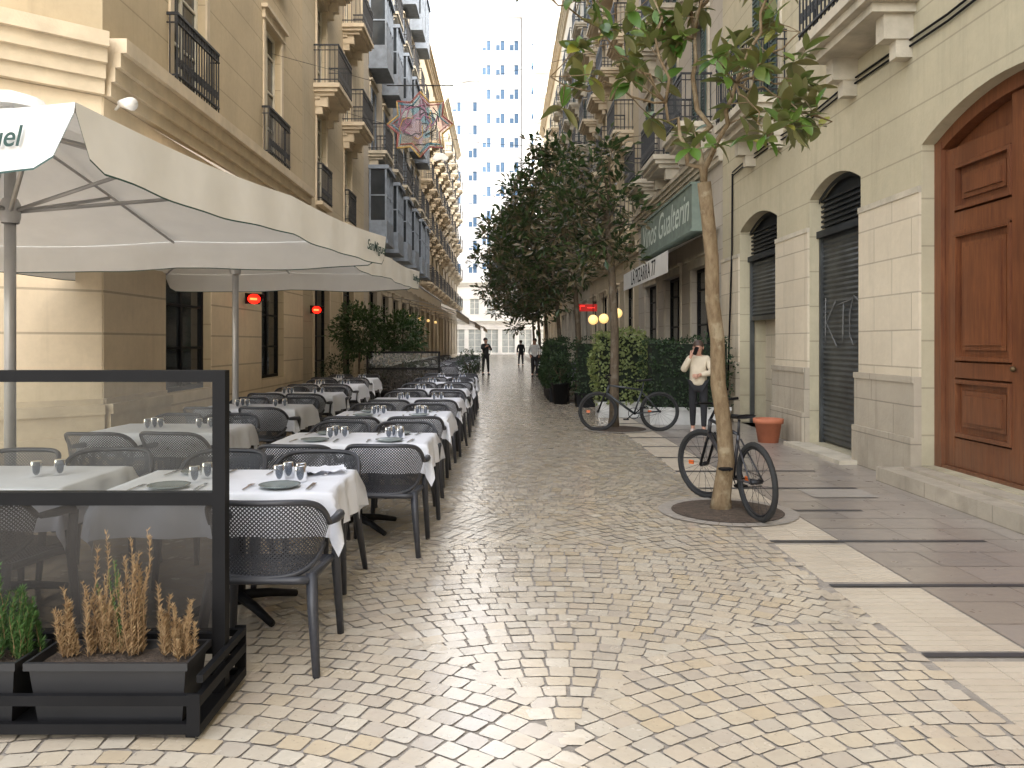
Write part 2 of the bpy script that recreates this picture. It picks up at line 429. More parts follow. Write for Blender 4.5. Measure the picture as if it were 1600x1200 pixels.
def rail(b,F,u0,u1,z,d0,d1,h=1.05,mi=0,sp=.115):
    for zz,t in((z+h,.022),(z+.1,.014),(z+h-.14,.01)):
        b.fbox(F,u0,u1,zz-t,zz+t,d1-.02,d1+.02,mi); b.fbox(F,u0,u0+.025,zz-t,zz+t,d0,d1-.021,mi); b.fbox(F,u1-.025,u1,zz-t,zz+t,d0,d1-.021,mi)
    n=int((u1-u0)/sp)
    for k in range(n+1):
        u=u0+.012+(u1-u0-.024)*k/n; b.fbox(F,u-.009,u+.009,z+.0,z+h-.02,d1-.009,d1+.009,mi)
        if k<n:
            um=u+sp/2
            b.fbox(F,um-sp*.28,um+sp*.28,z+.3,z+.32,d1-.006,d1+.006,mi); b.fbox(F,um-.02,um+.02,z+.24,z+.38,d1-.005,d1+.005,mi); b.fbox(F,um-.018,um+.018,z+h-.12,z+h-.04,d1-.005,d1+.005,mi)
    n=max(1,int((d1-d0)/sp))
    for k in range(n):
        dd=d0+(d1-d0)*(k+.3)/n
        for u in(u0+.012,u1-.012): b.fbox(F,u-.009,u+.009,z,z+h-.02,dd-.009,dd+.009,mi)
def balcony(F,e,u0,u1,z,proj,mtrim):
    off=e.location
    b=MB()
    if proj>.3:
        b.fbox(F,u0,u1,z-.12,z,.0,proj); b.fbox(F,u0+.06,u1-.06,z-.22,z-.12,.0,proj-.07); b.fbox(F,u0+.14,u1-.14,z-.32,z-.22,.0,proj-.17)
        for uu in(u0+.2,u1-.4): b.fbox(F,uu,uu+.2,z-.6,z-.32,.0,proj*.5); b.fbox(F,uu+.02,uu+.18,z-.8,z-.6,.0,proj*.28)
    else: b.fbox(F,u0-.02,u1+.02,z-.1,z,.0,proj+.03)
    bo=b.obj('balcony',mtrim,e,off)
    r=MB(); rail(r,F,u0+.03,u1-.03,z,.0,proj-.04 if proj>.3 else proj); r.obj('railing',m_iron,bo,off)
def gallery(F,e,u0,u1,z,h,proj,mat):
    off=e.location; b=MB()
    b.fbox(F,u0,u1,z-.15,z,.0,proj); b.fbox(F,u0,u1,z,z+.75,.02,proj-.04); b.fbox(F,u0-.03,u1+.03,z+h-.15,z+h,.0,proj+.04)
    n=4
    for k in range(n+1):
        u=u0+(u1-u0-.07)*k/n; b.fbox(F,u,u+.07,z+.75,z+h-.15,proj-.11,proj-.04)
    for u in(u0,u1-.07): b.fbox(F,u,u+.07,z+.75,z+h-.15,.02,.09); b.fbox(F,u,u+.06,z+1.7,z+1.75,.09,proj-.11)
    b.fbox(F,u0+.07,u1-.07,z+1.7,z+1.75,proj-.1,proj-.05)
    o=b.obj('glazed_balcony',mat,e,off)
    g=MB(); g.fbox(F,u0+.03,u1-.03,z+.76,z+h-.16,.03,proj-.09); g.obj('glass',m_win,o,off)
def cornice(b,F,L,z,h,proj,mi=0,u0=0):
    for k in range(4): b.fbox(F,u0-.002*k,L+.002*k,z+h*k/4,z+h*(k+1)/4,-.01,proj*(.35+.65*(k/3)**1.2),mi)
def building(label,F,loc,L,H,ops,mw,mt,cor=(),depth=11,shop=None):
    e=thing('townhouse',label,'building',loc)
    b=MB(); wall(F,L,H,ops,depth,b); b.obj('wall',mw,e,loc)
    for z,h,p in cor:
        b=MB(); cornice(b,F,L,z,h,p); b.obj('cornice',mt,e,loc)
    return e
mw_A=wallmat('ochre_cream_stucco',(.55,.45,.3),.62,.022,0,.6,.2)
mw_Al=wallmat('yellow_stucco',(.72,.6,.43),.55,.03,0,.5,.2)
m_tA=M('cream_stone_trim',(.55,.46,.33),.8,0,.12,3,.2,30,world=True)
mw_B=wallmat('pale_cream_stucco',(.52,.44,.31),.7,.02,0,.75,.35)
mw_C=wallmat('grey_beige_stucco',(.49,.44,.36),.8,.02,0,.8,.3)
mw_R=wallmat('olive_beige_stucco',(.49,.435,.305),.52,.018,0,.6,.3)
mw_P=wallmat('cream_pier_blocks',(.66,.57,.43),.42,.018,.9,.55,.25,.5)
mw_G=wallmat('weathered_granite',(.46,.4,.31),.42,.015,1.1,.5,.6,.8)
mw_R2=wallmat('grey_stone',(.46,.41,.34),.5,.02,0,.6,.4)
m_tR=M('grey_stone_trim',(.46,.41,.32),.85,0,.2,3,.3,30,world=True)
mw_T=wallmat('white_render',(.8,.79,.77),3.4,.1,0,.75,.05,.2)
# --- left corner building A
HA=22
FA=frame((-5.2,10.4),(0,1),(1,0)); LA=10.4; loc=Vector((-5.2,10.4,0))
W3=[(12.35,14.25),(17.25,19.0)]
ops=[]
for a,c in W3:
    ops+= [dict(u0=a-10.4,u1=c-10.4,z0=.75,z1=3.3,k='g')]+[dict(u0=a+.25-10.4,u1=c-.25-10.4,z0=z,z1=z+3,k='w') for z in(5.6,9.9,14,17.8)]
eA=building('cream corner townhouse with iron balconies and moulded cornice',FA,loc,LA,HA,ops,mw_A,m_tA,[(4.75,.75,.32),(21.4,.6,.5)])
for o in ops:
    if o['k']=='g': window(FA,o,eA,[m_black,m_tA],None,False)
    else:
        window(FA,o,eA,[m_frame,m_tA]); balcony(FA,eA,o['u0']-.25,o['u1']+.25,o['z0'],.16,m_tA)
Uc=Vector((-.87,-.73)).normalized(); Nc=Vector((-Uc.y,Uc.x))
if Nc.x<0: Nc=-Nc
FC=frame((-5.2,10.4),Uc,Nc)
b=MB(); wall(FC,3.6,HA,[],0,b); b.obj('corner_wall',mw_A,eA,loc)
b=MB(); cornice(b,FC,3.6,4.75,.75,.32,0); b.obj('corner_cornice',m_tA,eA,loc)
P2=FC(3.6,0,0)
FE=frame((P2[0],P2[1]),(-1,0),(0,-1)); b=MB(); wall(FE,12,HA,[],0,b); b.obj('side_wall',mw_A,eA,loc)
b=MB()
for F,L in((FC,3.6),(FA,1.9)):
    b.fbox(F,0,L,0,.35,.0,.16); b.fbox(F,0,L,.35,.62,.0,.11); b.fbox(F,0,L,.62,.75,.0,.14); b.fbox(F,0,L,.75,.82,0,.05)
b.obj('plinth',m_tA,eA,loc)
b=MB(); 
for F,L in((FC,3.6),): b.fbox(F,0.01,L,.82,4.74,.0,.012)
for a,c in((0,1.93),(3.87,6.83),(8.62,10.4)): b.fbox(FA,a,c,.0 if a>1 else .82,4.74,.0,.013)
b.fbox(FA,1.93,3.87,3.31,4.74,.0,.013); b.fbox(FA,6.83,8.62,3.31,4.74,.0,.013)
b.fbox(FA,1.95,3.85,.0,.74,.0,.013); b.fbox(FA,6.85,8.6,.0,.74,.0,.013)
b.obj('ground_floor_wall',mw_Al,eA,loc)
# --- generic row buildings
def row_building(label,side,y0,y1,H,wins,mw,mt,style,first=5.5,fl=3.6,shut=None,nf=5,wins_w=1.2,gz=3.6,cz=None):
    X=-5.2 if side<0 else 4.6
    F=frame((X,y0),(0,1),(1,0) if side<0 else (-1,0)); L=y1-y0; loc=Vector((X,y0,0))
    ops=[]
    for yc in wins:
        u=yc-y0
        ops.append(dict(u0=u-.95,u1=u+.95,z0=.3,z1=gz,k='g'))
        for k in range(nf):
            z=first+k*fl
            if z+2.6<H-.5: ops.append(dict(u0=u-wins_w/2,u1=u+wins_w/2,z0=z,z1=z+2.6,k='w',fl=k))
    e=building(label,F,loc,L,H,ops,mw,mt,[(cz or gz+1.0,.4,.25),(H-.5,.6,.5)])
    for o in ops:
        if o['k']=='g': window(F,o,e,[m_black,mt],None,True)
        else:
            g=style=='gal' and (o['fl']%2==0)
            window(F,o,e,[m_frame if not shut else shut,mt],shut)
            if g: gallery(F,e,o['u0']-.35,o['u1']+.35,o['z0']-.05,2.9,.75,m_blue)
            elif style=='mix' and o['fl']==0: balcony(F,e,o['u0']-.1,o['u1']+.1,o['z0'],.16,mt)
            else: balcony(F,e,o['u0']-.4,o['u1']+.4,o['z0'],.72,mt)
    return F,e,loc
row_building('pale cream townhouse with projecting stone balconies',-1,20.8,30,21.5,[23,26.9],mw_B,m_tA,'mix',5.5,fl=3.2)
row_building('grey townhouse with blue shutters and glazed balconies',-1,30,50,22.5,[32,35.4,38.8,42.2,45.6,48.4],mw_C,m_tR,'gal',5.6,fl=3.4,shut=m_blue)
row_building('beige townhouse with iron balconies and shutters',-1,50,70,21,[52,55.5,59,62.5,66,68.6],mw_B,m_tA,'bal',5.4,fl=3.3)
row_building('cream townhouse at the street end with balconies',-1,70,92,23,[72.5,77,81.5,86,90],mw_C,m_tR,'bal',5.4,fl=3.3)
# --- right building R1
FR=frame((4.6,-10),(0,1),(-1,0)); LR=26.7; loc=Vector((4.6,-10,0))
def RO(a,c,z0,z1,rise=0,k='w',**kw): return dict(u0=a+10,u1=c+10,z0=z0,z1=z1,rise=rise,k=k,**kw)
door=RO(5.9,8.78,.2,3.72,.32,'d',rec=.3)
s1=RO(10.27,11.98,.06,3.68,.22,'s',rec=.3); s2=RO(13.4,15.5,.0,3.68,.22,'s2',rec=.6)
ops=[door,s1,s2]
for yc in(1.4,5.5,9.75,13.9):
    for z in(5.6,9.8,13.9,18.0): ops.append(RO(yc-.6,yc+.6,z,z+2.8))
eR=building('olive beige townhouse with arched openings and stone piers',FR,loc,LR,25,ops,mw_R,m_tR,[(24.4,.6,.5)])
for o in ops[3:]:
    window(FR,o,eR,[m_green,m_tR],m_green); balcony(FR,eR,o['u0']-.4,o['u1']+.4,o['z0']-.05,.66,m_tR)
for a,c in((-10,5.9),(8.78,10.27),(11.98,13.4),(15.5,16.7)):
    b=MB(); b.fbox(FR,a+10+.003,c+10-.003,1.16,3.2,0,.03); b.obj('pier',mw_P,eR,loc)
    b=MB(); u0,u1=a+10-.05,c+10+.05
    if c>16: u1=c+10
    b.fbox(FR,u0+.05,u1-.05,.0,.5,0,.12); b.fbox(FR,u0+.05,u1-.05,.5,1.1,0,.085); b.fbox(FR,u0+.05,u1-.05,1.1,1.17,0,.1); b.obj('plinth',mw_G,eR,loc)
    b=MB(); b.fbox(FR,a+10,c+10,3.2,3.27,0,.042); b.obj('string_course',m_tR,eR,loc)
def woodmat():
    t=NT('varnished_wood'); pos=t.n('NewGeometry').outputs['Position']
    mp=t.n('Mapping',{'Vector':pos,'Scale':(14,14,.9)})
    f=t.ramp(t.noise(mp.outputs[0],2.5,5,.7),.3,.7)
    c=t.mix(f,(.1,.03,.013),(.23,.082,.03))
    f2=t.ramp(t.noise(pos,1.5,3),.3,.7); c=t.mix(t.math('MULTIPLY',f2,.5),c,(.06,.02,.01))
    Z=t.n('SeparateXYZ',{0:pos}).outputs[2]
    f3=t.math('MULTIPLY',t.ramp(Z,1.5,.1),t.ramp(t.noise(mp.outputs[0],4,4,.7),.35,.7)); c=t.mix(t.math('MULTIPLY',f3,.7),c,(.15,.09,.055))
    p=t.n('BsdfPrincipled',{'Base Color':c,'Roughness':.4}); return t.fin(p.outputs[0])
m_wood=woodmat()
def doorpart():
    o=door; u0,u1=o['u0'],o['u1']; W=u1-u0; F=FR
    do=MB()
    n=14
    for k in range(n):
        ta,tb=k/n,(k+1)/n; do.quad(F(u0+W*ta,o['z0']-.02,-.29),F(u0+W*tb,o['z0']-.02,-.29),F(u0+W*tb,arch(o,tb),-.29),F(u0+W*ta,arch(o,ta),-.29))
    do.fbox(F,u0,u0+.13,.19,3.72,-.28,-.14); do.fbox(F,u1-.13,u1,.19,3.72,-.28,-.14); do.fbox(F,u0+.13,u1-.13,.19,.235,-.28,-.15)
    for k in range(n):
        ta,tb=k/n,(k+1)/n; ua,ub=u0+W*ta,u0+W*tb; za,zb=arch(o,ta),arch(o,tb)
        do.quad(F(ua,za-.14,-.15),F(ub,zb-.14,-.15),F(ub,zb,-.15),F(ua,za,-.15)); do.quad(F(ua,za-.14,-.15),F(ub,zb-.14,-.15),F(ub,zb-.14,-.28),F(ua,za-.14,-.28))
    d=do.obj('door',m_wood,eR,loc)
    um=(u0+u1)/2
    for a,c in((u0+.14,um-.01),(um+.01,u1-.14)):
        l=MB(); w_=c-a; st=.17
        zt=lambda u: arch(o,(u-u0)/W)-.15
        l.fbox(F,a,a+st,.24,zt(a)-.0,-.26,-.19); l.fbox(F,c-st,c,.24,zt(c)-.02,-.258,-.188)
        for z,h in((.24,.3),(1.18,.16),(2.72,.2),): l.fbox(F,a+st,c-st,z,z+h,-.262,-.192)
        l.fbox(F,a+st,c-st,min(zt(a),zt(c))-.2,min(zt(a),zt(c))-.02,-.262,-.192)
        l.fbox(F,a+st,c-st,2.68,2.72,-.262,-.165)
        for z0,z1 in((.6,1.12),(1.4,2.66),(2.98,min(zt(a),zt(c))-.25)):
            A,C=a+st+.04,c-st-.04
            l.fbox(F,A,C,z0,z1,-.285,-.235); l.fbox(F,A+.07,C-.07,z0+.07,z1-.07,-.236,-.205); l.fbox(F,A+.12,C-.12,z0+.12,z1-.12,-.206,-.185)
            for (p,q,r,s) in((a+st,A,z0-.04,z1+.04),(C,c-st,z0-.04,z1+.04)): l.fbox(F,p,q,r,s,-.26,-.17)
            l.fbox(F,A,C,z0-.04,z0,-.26,-.17); l.fbox(F,A,C,z1,z1+.04,-.26,-.17)
        l.obj('door_leaf',m_wood,d,loc)
    h=MB(); h.ell(F(um-.1,1.3,-.15),(.028,.028,.028)); h.ell(F(um+.1,1.3,-.15),(.028,.028,.028)); h.obj('handle',M('dark_brass',(.12,.08,.04),.5,.8),d,loc)
doorpart()
b=MB(); b.fbox(FR,15.75,18.95,0,.16,0.0,.42); b.fbox(FR,15.92,18.76,.16,.19,-.1,.2); b.obj('step',mw_G,eR,loc)
b=MB(); b.fbox(FR,20.1,22.1,0,.055,0,.35); b.obj('step',m_tR,eR,loc)
m_shut=M('shutter_metal',(.085,.09,.09),.45,.6,.3,3,world=True)
m_shutd=M('grille_metal',(.03,.035,.04),.5,.5,.2,3,world=True)
def rollshutter(o,zb,d,nm='roller_shutter'):
    F=FR; b=MB(); z=zb; u0,u1=o['u0'],o['u1']
    while z<3.1:
        zz=min(z+.075,3.1)
        b.quad(F(u0,z,d),F(u1,z,d),F(u1,(z+zz)/2,d+.022),F(u0,(z+zz)/2,d+.022)); b.quad(F(u0,(z+zz)/2,d+.022),F(u1,(z+zz)/2,d+.022),F(u1,zz,d),F(u0,zz,d)); z=zz
    b.fbox(F,u0,u0+.05,o['z0'],3.1,d-.02,d+.06); b.fbox(F,u1-.05,u1,o['z0'],3.1,d-.02,d+.06)
    if zb>1: b.fbox(F,u0,u1,zb-.08,zb,d-.02,d+.04)
    s=b.obj(nm,m_shut,eR,loc)
    b=MB(); n=14; W=u1-u0
    b.fbox(F,u0,u1,3.1,3.2,d-.05,d+.1)
    for k in range(n):
        ta,tb=k/n,(k+1)/n; b.quad(F(u0+W*ta,3.2,d-.02),F(u0+W*tb,3.2,d-.02),F(u0+W*tb,arch(o,tb),d-.02),F(u0+W*ta,arch(o,ta),d-.02))
    k=3.26
    while k<3.68: b.fbox(F,u0,u1,k,k+.03,d,d+.03); k+=.075
    for k in range(n):
        ta,tb=k/n,(k+1)/n; b.quad(F(u0+W*ta,arch(o,ta)-.07,d+.06),F(u0+W*tb,arch(o,tb)-.07,d+.06),F(u0+W*tb,arch(o,tb),d+.06),F(u0+W*ta,arch(o,ta),d+.06))
    b.obj('transom_grille',m_shutd,eR,loc)
    return s
sh=rollshutter(s1,.08,-.2); rollshutter(s2,2.05,-.25)
b=MB(); b.fbox(FR,23.4,25.5,0,2.1,-.59,-.5); b.obj('recessed_wall',mw_P,eR,loc)
gm=M('pale_spray_paint',(.14,.14,.135),.7)
b=MB()
def stroke(pts,ou,oz,s=1.0):
    P=[Vector((ou+s*p[0]*1.15+R.gauss(0,.012),oz+s*p[1]+R.gauss(0,.012),0)) for p in pts]; Q=[]
    for i in range(len(P)-1):
        for k in range(4): Q.append(P[i].lerp(P[i+1],k/4))
    Q.append(P[-1]); b.tube([FR(q.x,q.y,-.172) for q in Q],[.009+.003*math.sin(i) for i in range(len(Q))],4)
for pts,ou in(([(0,.62),(.02,-.02)],21.8),([(-.28,.6),(0,.28),(-.34,-.05)],21.8),([(.0,.5),(-.36,.56)],21.4),([(-.17,.55),(-.14,.0)],21.4),([(-.26,.5),(-.1,.6),(0,.4),(.02,.12),(-.1,-.03),(-.3,.06)],20.98),([(-.24,.52),(-.02,.5),(-.0,.3),(-.22,.26),(-.24,.06),(-.02,-.04)],20.64)): stroke(pts,ou,1.55,1.05)
b.obj('graffiti',gm,sh,loc)
b=MB()
for dz in(0,.07): b.tube([FR(5+i*1.1,4.95-dz-.03*math.sin(i*1.7),.03) for i in range(20)],.014,5)
b.tube([FR(25.9,4.9,.03),FR(25.9,3.4,.04),FR(25.85,0.6,.14)],.02,5); b.obj('cable',m_black,eR,loc)
F2,e2,l2=row_building('grey stone townhouse with dark restaurant front',1,16.7,27,24,[18.5,21.6,24.7],mw_R2,m_tR,'bal',6.4,fl=3.9,shut=m_green,gz=3.3,cz=5.35)
row_building('beige townhouse with iron balconies above restaurants',1,27,42,25,[29,32.5,36,39.8],mw_B,m_tA,'bal',5.6,fl=3.4)
row_building('pale townhouse with shuttered balconies',1,42,62,25,[44,47.5,51,54.5,58,60.7],mw_C,m_tR,'bal',5.6,fl=3.3,shut=m_green)
row_building('cream townhouse at the far end',1,62,90,25,[65,69.5,74,78.5,83,87.5],mw_A,m_tA,'bal',5.6,fl=3.3)
Fb=frame((4.6,-45),(0,1),(-1,0)); building('unseen plain beige townhouse added behind the camera to shade the street',Fb,Vector((4.6,-45,0)),34.9,25,[],mw_R,m_tR,[(24.4,.6,.5)])  # out of view, added to block the sun and keep the street shaded
sg=thing('shop_sign','long grey green shop sign board with script lettering','sign',(4.3,21.2,4.05))
b=MB(); b.box(-.06,.29,-3.3,3.3,0,1.1); b.box(-.09,-.061,-3.3,3.3,1.04,1.1); b.box(-.09,-.061,-3.3,3.3,0,.06); b.obj('board',M('sage_green_board',(.17,.205,.17),.8,spec=.1),sg)
text('Vinos Gualterin',.95,M('pale_green_lettering',(.5,.55,.47),.7),sg,(-.066,0,.28),basis((0,-1,0),(0,0,1)),shear=.3,bold=.004)
aw=thing('shop_sign','white sloping awning sign with lettering over restaurant door','sign',(4.5,19.9,3.25))
b=MB(); b.add([(.08,-3.0,.75),(.08,3.2,.75),(-1.0,3.2,.25),(-1.0,-3.0,.25),(-1.0,3.2,-.22),(-1.0,-3.0,-.22)],[(0,1,2,3),(3,2,4,5)]); b.obj('canopy',m_white,aw)
text('LA PIZARRA 77',.52,m_black,aw,(-1.006,.1,-.15),basis((0,-1,0),(0,0,1)))
# --- far towers
m_pane=M('blue_pane',(.1,.17,.27),.6,spec=.1)
def tower(label,x0,x1,y,H,nx,dz,mat,bal=False):
    F=frame((x0,y),(1,0),(0,-1)); L=x1-x0; ops=[]; lc=Vector((x0,y,0)); z=5
    while z+1.7<H-1:
        for i in range(nx):
            u=(i+.5)*L/nx; ops.append(dict(u0=u-.6,u1=u+.6,z0=z,z1=z+1.4,rec=.15))
        z+=dz
    e=thing('apartment_tower',label,'building',lc)
    b=MB(); wall(F,L,H,ops,14,b,rec=.15); b.obj('wall',mat,e,lc)
    for o in ops:
        g=MB()
        g.quad(F(o['u0'],o['z0'],-.14),F(o['u1'],o['z0'],-.14),F(o['u1'],o['z1'],-.14),F(o['u0'],o['z1'],-.14))
        um=(o['u0']+o['u1'])/2
        g.fbox(F,um-.05,um+.05,o['z0'],o['z1'],-.139,-.08,1); g.fbox(F,o['u0'],um-.05,o['z0']+1.2*R.random(),o['z1'],-.135,-.11,1)
        g.obj('window',[m_pane,m_white],e,lc)
    if bal:
        z=4.7
        while z<H-3:
            b=MB(); u0=L*.1; 
            b.fbox(F,u0,L*.5,z-.2,z,0,1.6); b.fbox(F,u0,L*.5,z,z+1,1.5,1.6); b.fbox(F,u0,u0+.1,z,z+1,0,1.5); b.fbox(F,L*.5-.1,L*.5,z,z+1,0,1.5); b.obj('balcony',mat,e,lc); z+=dz
    b=MB(); b.fbox(F,-.2,L+.2,H,H+.8,-14,.3); b.obj('parapet',mat,e,lc)
    return e
tower('white sunlit apartment block with small square windows',-15,-3.2,118,40,5,3.4,mw_T)
tower('tall white rendered apartment tower',-3.2,2.6,112,47,3,3.4,mw_T)
tower('tall white apartment tower with stacked balconies',2.7,16,104,60,4,3.2,mw_T,True)
F=frame((-7,100),(1,0),(0,-1)); lc=Vector((-7,100,0)); ops=[dict(u0=.6+2.1*i,u1=2.3+2.1*i,z0=.2,z1=3.2) for i in range(6)]+[dict(u0=.8+2.1*i,u1=2.0+2.1*i,z0=5,z1=7) for i in range(6)]
e=building('low white building closing the street end',F,lc,13.5,9,ops,mw_T,m_white,[(3.9,.4,.3),(8.6,.5,.4)],6)
for o in ops:
    window(F,o,e,[m_white,m_white],None,False)
m_pane2=M('pale_shop_pane',(.35,.38,.38),.3)
for o in list(bpy.data.objects):
    if o.name.startswith('glass') and o.parent and o.parent.parent==e: o.data.materials[0]=m_pane2
# ------------------------------------------------------------------ awnings
def awning(label,y0,y1,za,zf,xf,mat,val=.3,xa=-5.15):
    e=thing('awning',label,'awning',(xa,y0,za))
    b=MB(); n=max(2,int((y1-y0)/1.2)); s=xf-xa
    for i in range(n):
        a=(y1-y0)*i/n;c=(y1-y0)*(i+1)/n
        b.add([(0,a,0),(0,c,0),(s*.5,c,(zf-za)*.5-.03),(s*.5,a,(zf-za)*.5-.03),(s,c,zf-za),(s,a,zf-za)],[(0,1,2,3),(3,2,4,5)])
        m=(a+c)/2; b.add([(s,a,zf-za),(s,c,zf-za),(s,c,zf-za-val+.05),(s,m,zf-za-val),(s,a,zf-za-val+.05)],[(0,1,2,3,4)])
    b.obj('canopy',mat,e)
    b=MB(); b.tube([(s,0,zf-za),(s,y1-y0,zf-za)],.03,6)
    for q in(0.1,.5,.9): b.tube([(0,(y1-y0)*q,-.9),(s*.5,(y1-y0)*q,(zf-za)*.5-.35),(s,(y1-y0)*q,zf-za-.02)],.02,5)
    b.obj('frame',m_grey,e)
awning('long beige fabric awning fixed under the cornice',11.6,34,4.7,3.3,-2.6,m_awn,.35)
awning('beige fabric awning over a terrace',34.8,48,4.5,2.95,-2.0,m_awn,.35)
awning('pale brown awning over a restaurant front',49,62,4.4,2.8,-1.7,m_awnd,.35)
awning('pale brown awning near the street end',63,80,4.4,2.8,-1.5,m_awnd,.35)
# ------------------------------------------------------------------ parasols
def parasol(loc,rot,h,label,texts,zr=2.55,za=3.3):
    e=thing('parasol',label,'parasol',loc,rot,'white square parasols over the terrace')
    N=20
    b=MB()
    def zof(x,y):
        r=max(abs(x),abs(y)); t=min(abs(x),abs(y))/r if r>1e-6 else 1
        return zr+(za-zr)*(1-r)-.03*r*math.sin(math.pi*t)*(1 if r>.1 else 0)-.05*math.sin(math.pi*r)
    vs=[(x*h,y*h,zof(x,y)) for y in[(-1+2*j/N) for j in range(N+1)] for x in[(-1+2*i/N) for i in range(N+1)]]
    b.add(vs,[(j*(N+1)+i,j*(N+1)+i+1,(j+1)*(N+1)+i+1,(j+1)*(N+1)+i) for j in range(N) for i in range(N)],0,True)
    M_=48
    for s in range(4):
        a=s*math.pi/2; c,sn=math.cos(a),math.sin(a)
        rot_=lambda x,y,z:(x*c-y*sn,x*sn+y*c,z)
        A=[];B=[];C=[]
        for k in range(M_+1):
            t=-1+2*k/M_; zt=zof(t,-1)
            q=min(1,(1-abs(t))/.08); hv=.04+.22*math.sin(q*math.pi/2)**.7+.006*math.sin(t*9)
            o=.012*math.sin(t*22+s)
            A.append(rot_(t*h,-h-.004,zt)); B.append(rot_(t*h,-h-.01-o,zt-hv)); C.append(rot_(t*h,-h-.011-o,zt-hv-.009))
        nn=M_+1
        b.add(A+B+C,[(k,k+1,nn+k+1,nn+k) for k in range(M_)],0,True)
        b.add(A+B+C,[(nn+k,nn+k+1,2*nn+k+1,2*nn+k) for k in range(M_)],1,True)
    cn=b.obj('canopy',[m_par,m_trim],e)
    b=MB(); b.lathe([(.3,za-.05),(.22,za+.05),(.02,za+.11)],n=16); b.obj('cap',m_par,cn)
    b=MB(); b.tube([(0,0,.08),(0,0,za-.05)],.04,12); b.lathe([(.06,2.42),(.07,2.46),(.07,2.56),(.05,2.6)],n=12); b.lathe([(.06,3.05),(.06,3.15)],n=12); b.obj('pole',m_grey,e)
    b=MB()
    for dx in(-1,0,1):
        for dy in(-1,0,1):
            if dx or dy:
                b.tube([(0,0,za-.15),(dx*h*.5,dy*h*.5,zof(dx*.5,dy*.5)-.03),(dx*h*.98,dy*h*.98,zof(dx*.98,dy*.98)-.03)],.013,5)
                b.tube([(0,0,2.5),(dx*h*.52,dy*h*.52,zof(dx*.52,dy*.52)-.05)],.016,5)
    b.obj('ribs',m_grey,e)
    b=MB(); b.box(-.3,.3,-.3,.3,0,.07); b.tube([(0,0,.07),(0,0,.4)],.05,10); b.obj('base',m_black,e)
    for body,size,side,t,dz in texts:
        a=side*math.pi/2; c,sn=math.cos(a),math.sin(a)
        x,y=t*h,-h-.03; xd=(c,sn,0)
        text(body,size,m_trim,e,(x*c-y*sn,x*sn+y*c,zof(t,-1)-dz),basis(xd,(0,0,1)),shear=.25,bold=.001)
    return e
parasol((-3.6,5.85,0),-math.radians(9),2.17,'large white square parasol with beer lettering on its valance',[('SanMiguel',.13,1,.83,.17),('SanMiguel',.125,0,.775,.16),('SanMiguel',.15,2,0,.17)],2.56,3.28)
parasol((-3.42,10.25,0),-math.radians(5),2.0,'second white square parasol behind the first with lettering',[('SanMiguel',.15,0,0,.15),('SINCE 1890',.05,0,0,.21),('SanMiguel',.13,1,.82,.16)],2.62,3.3)
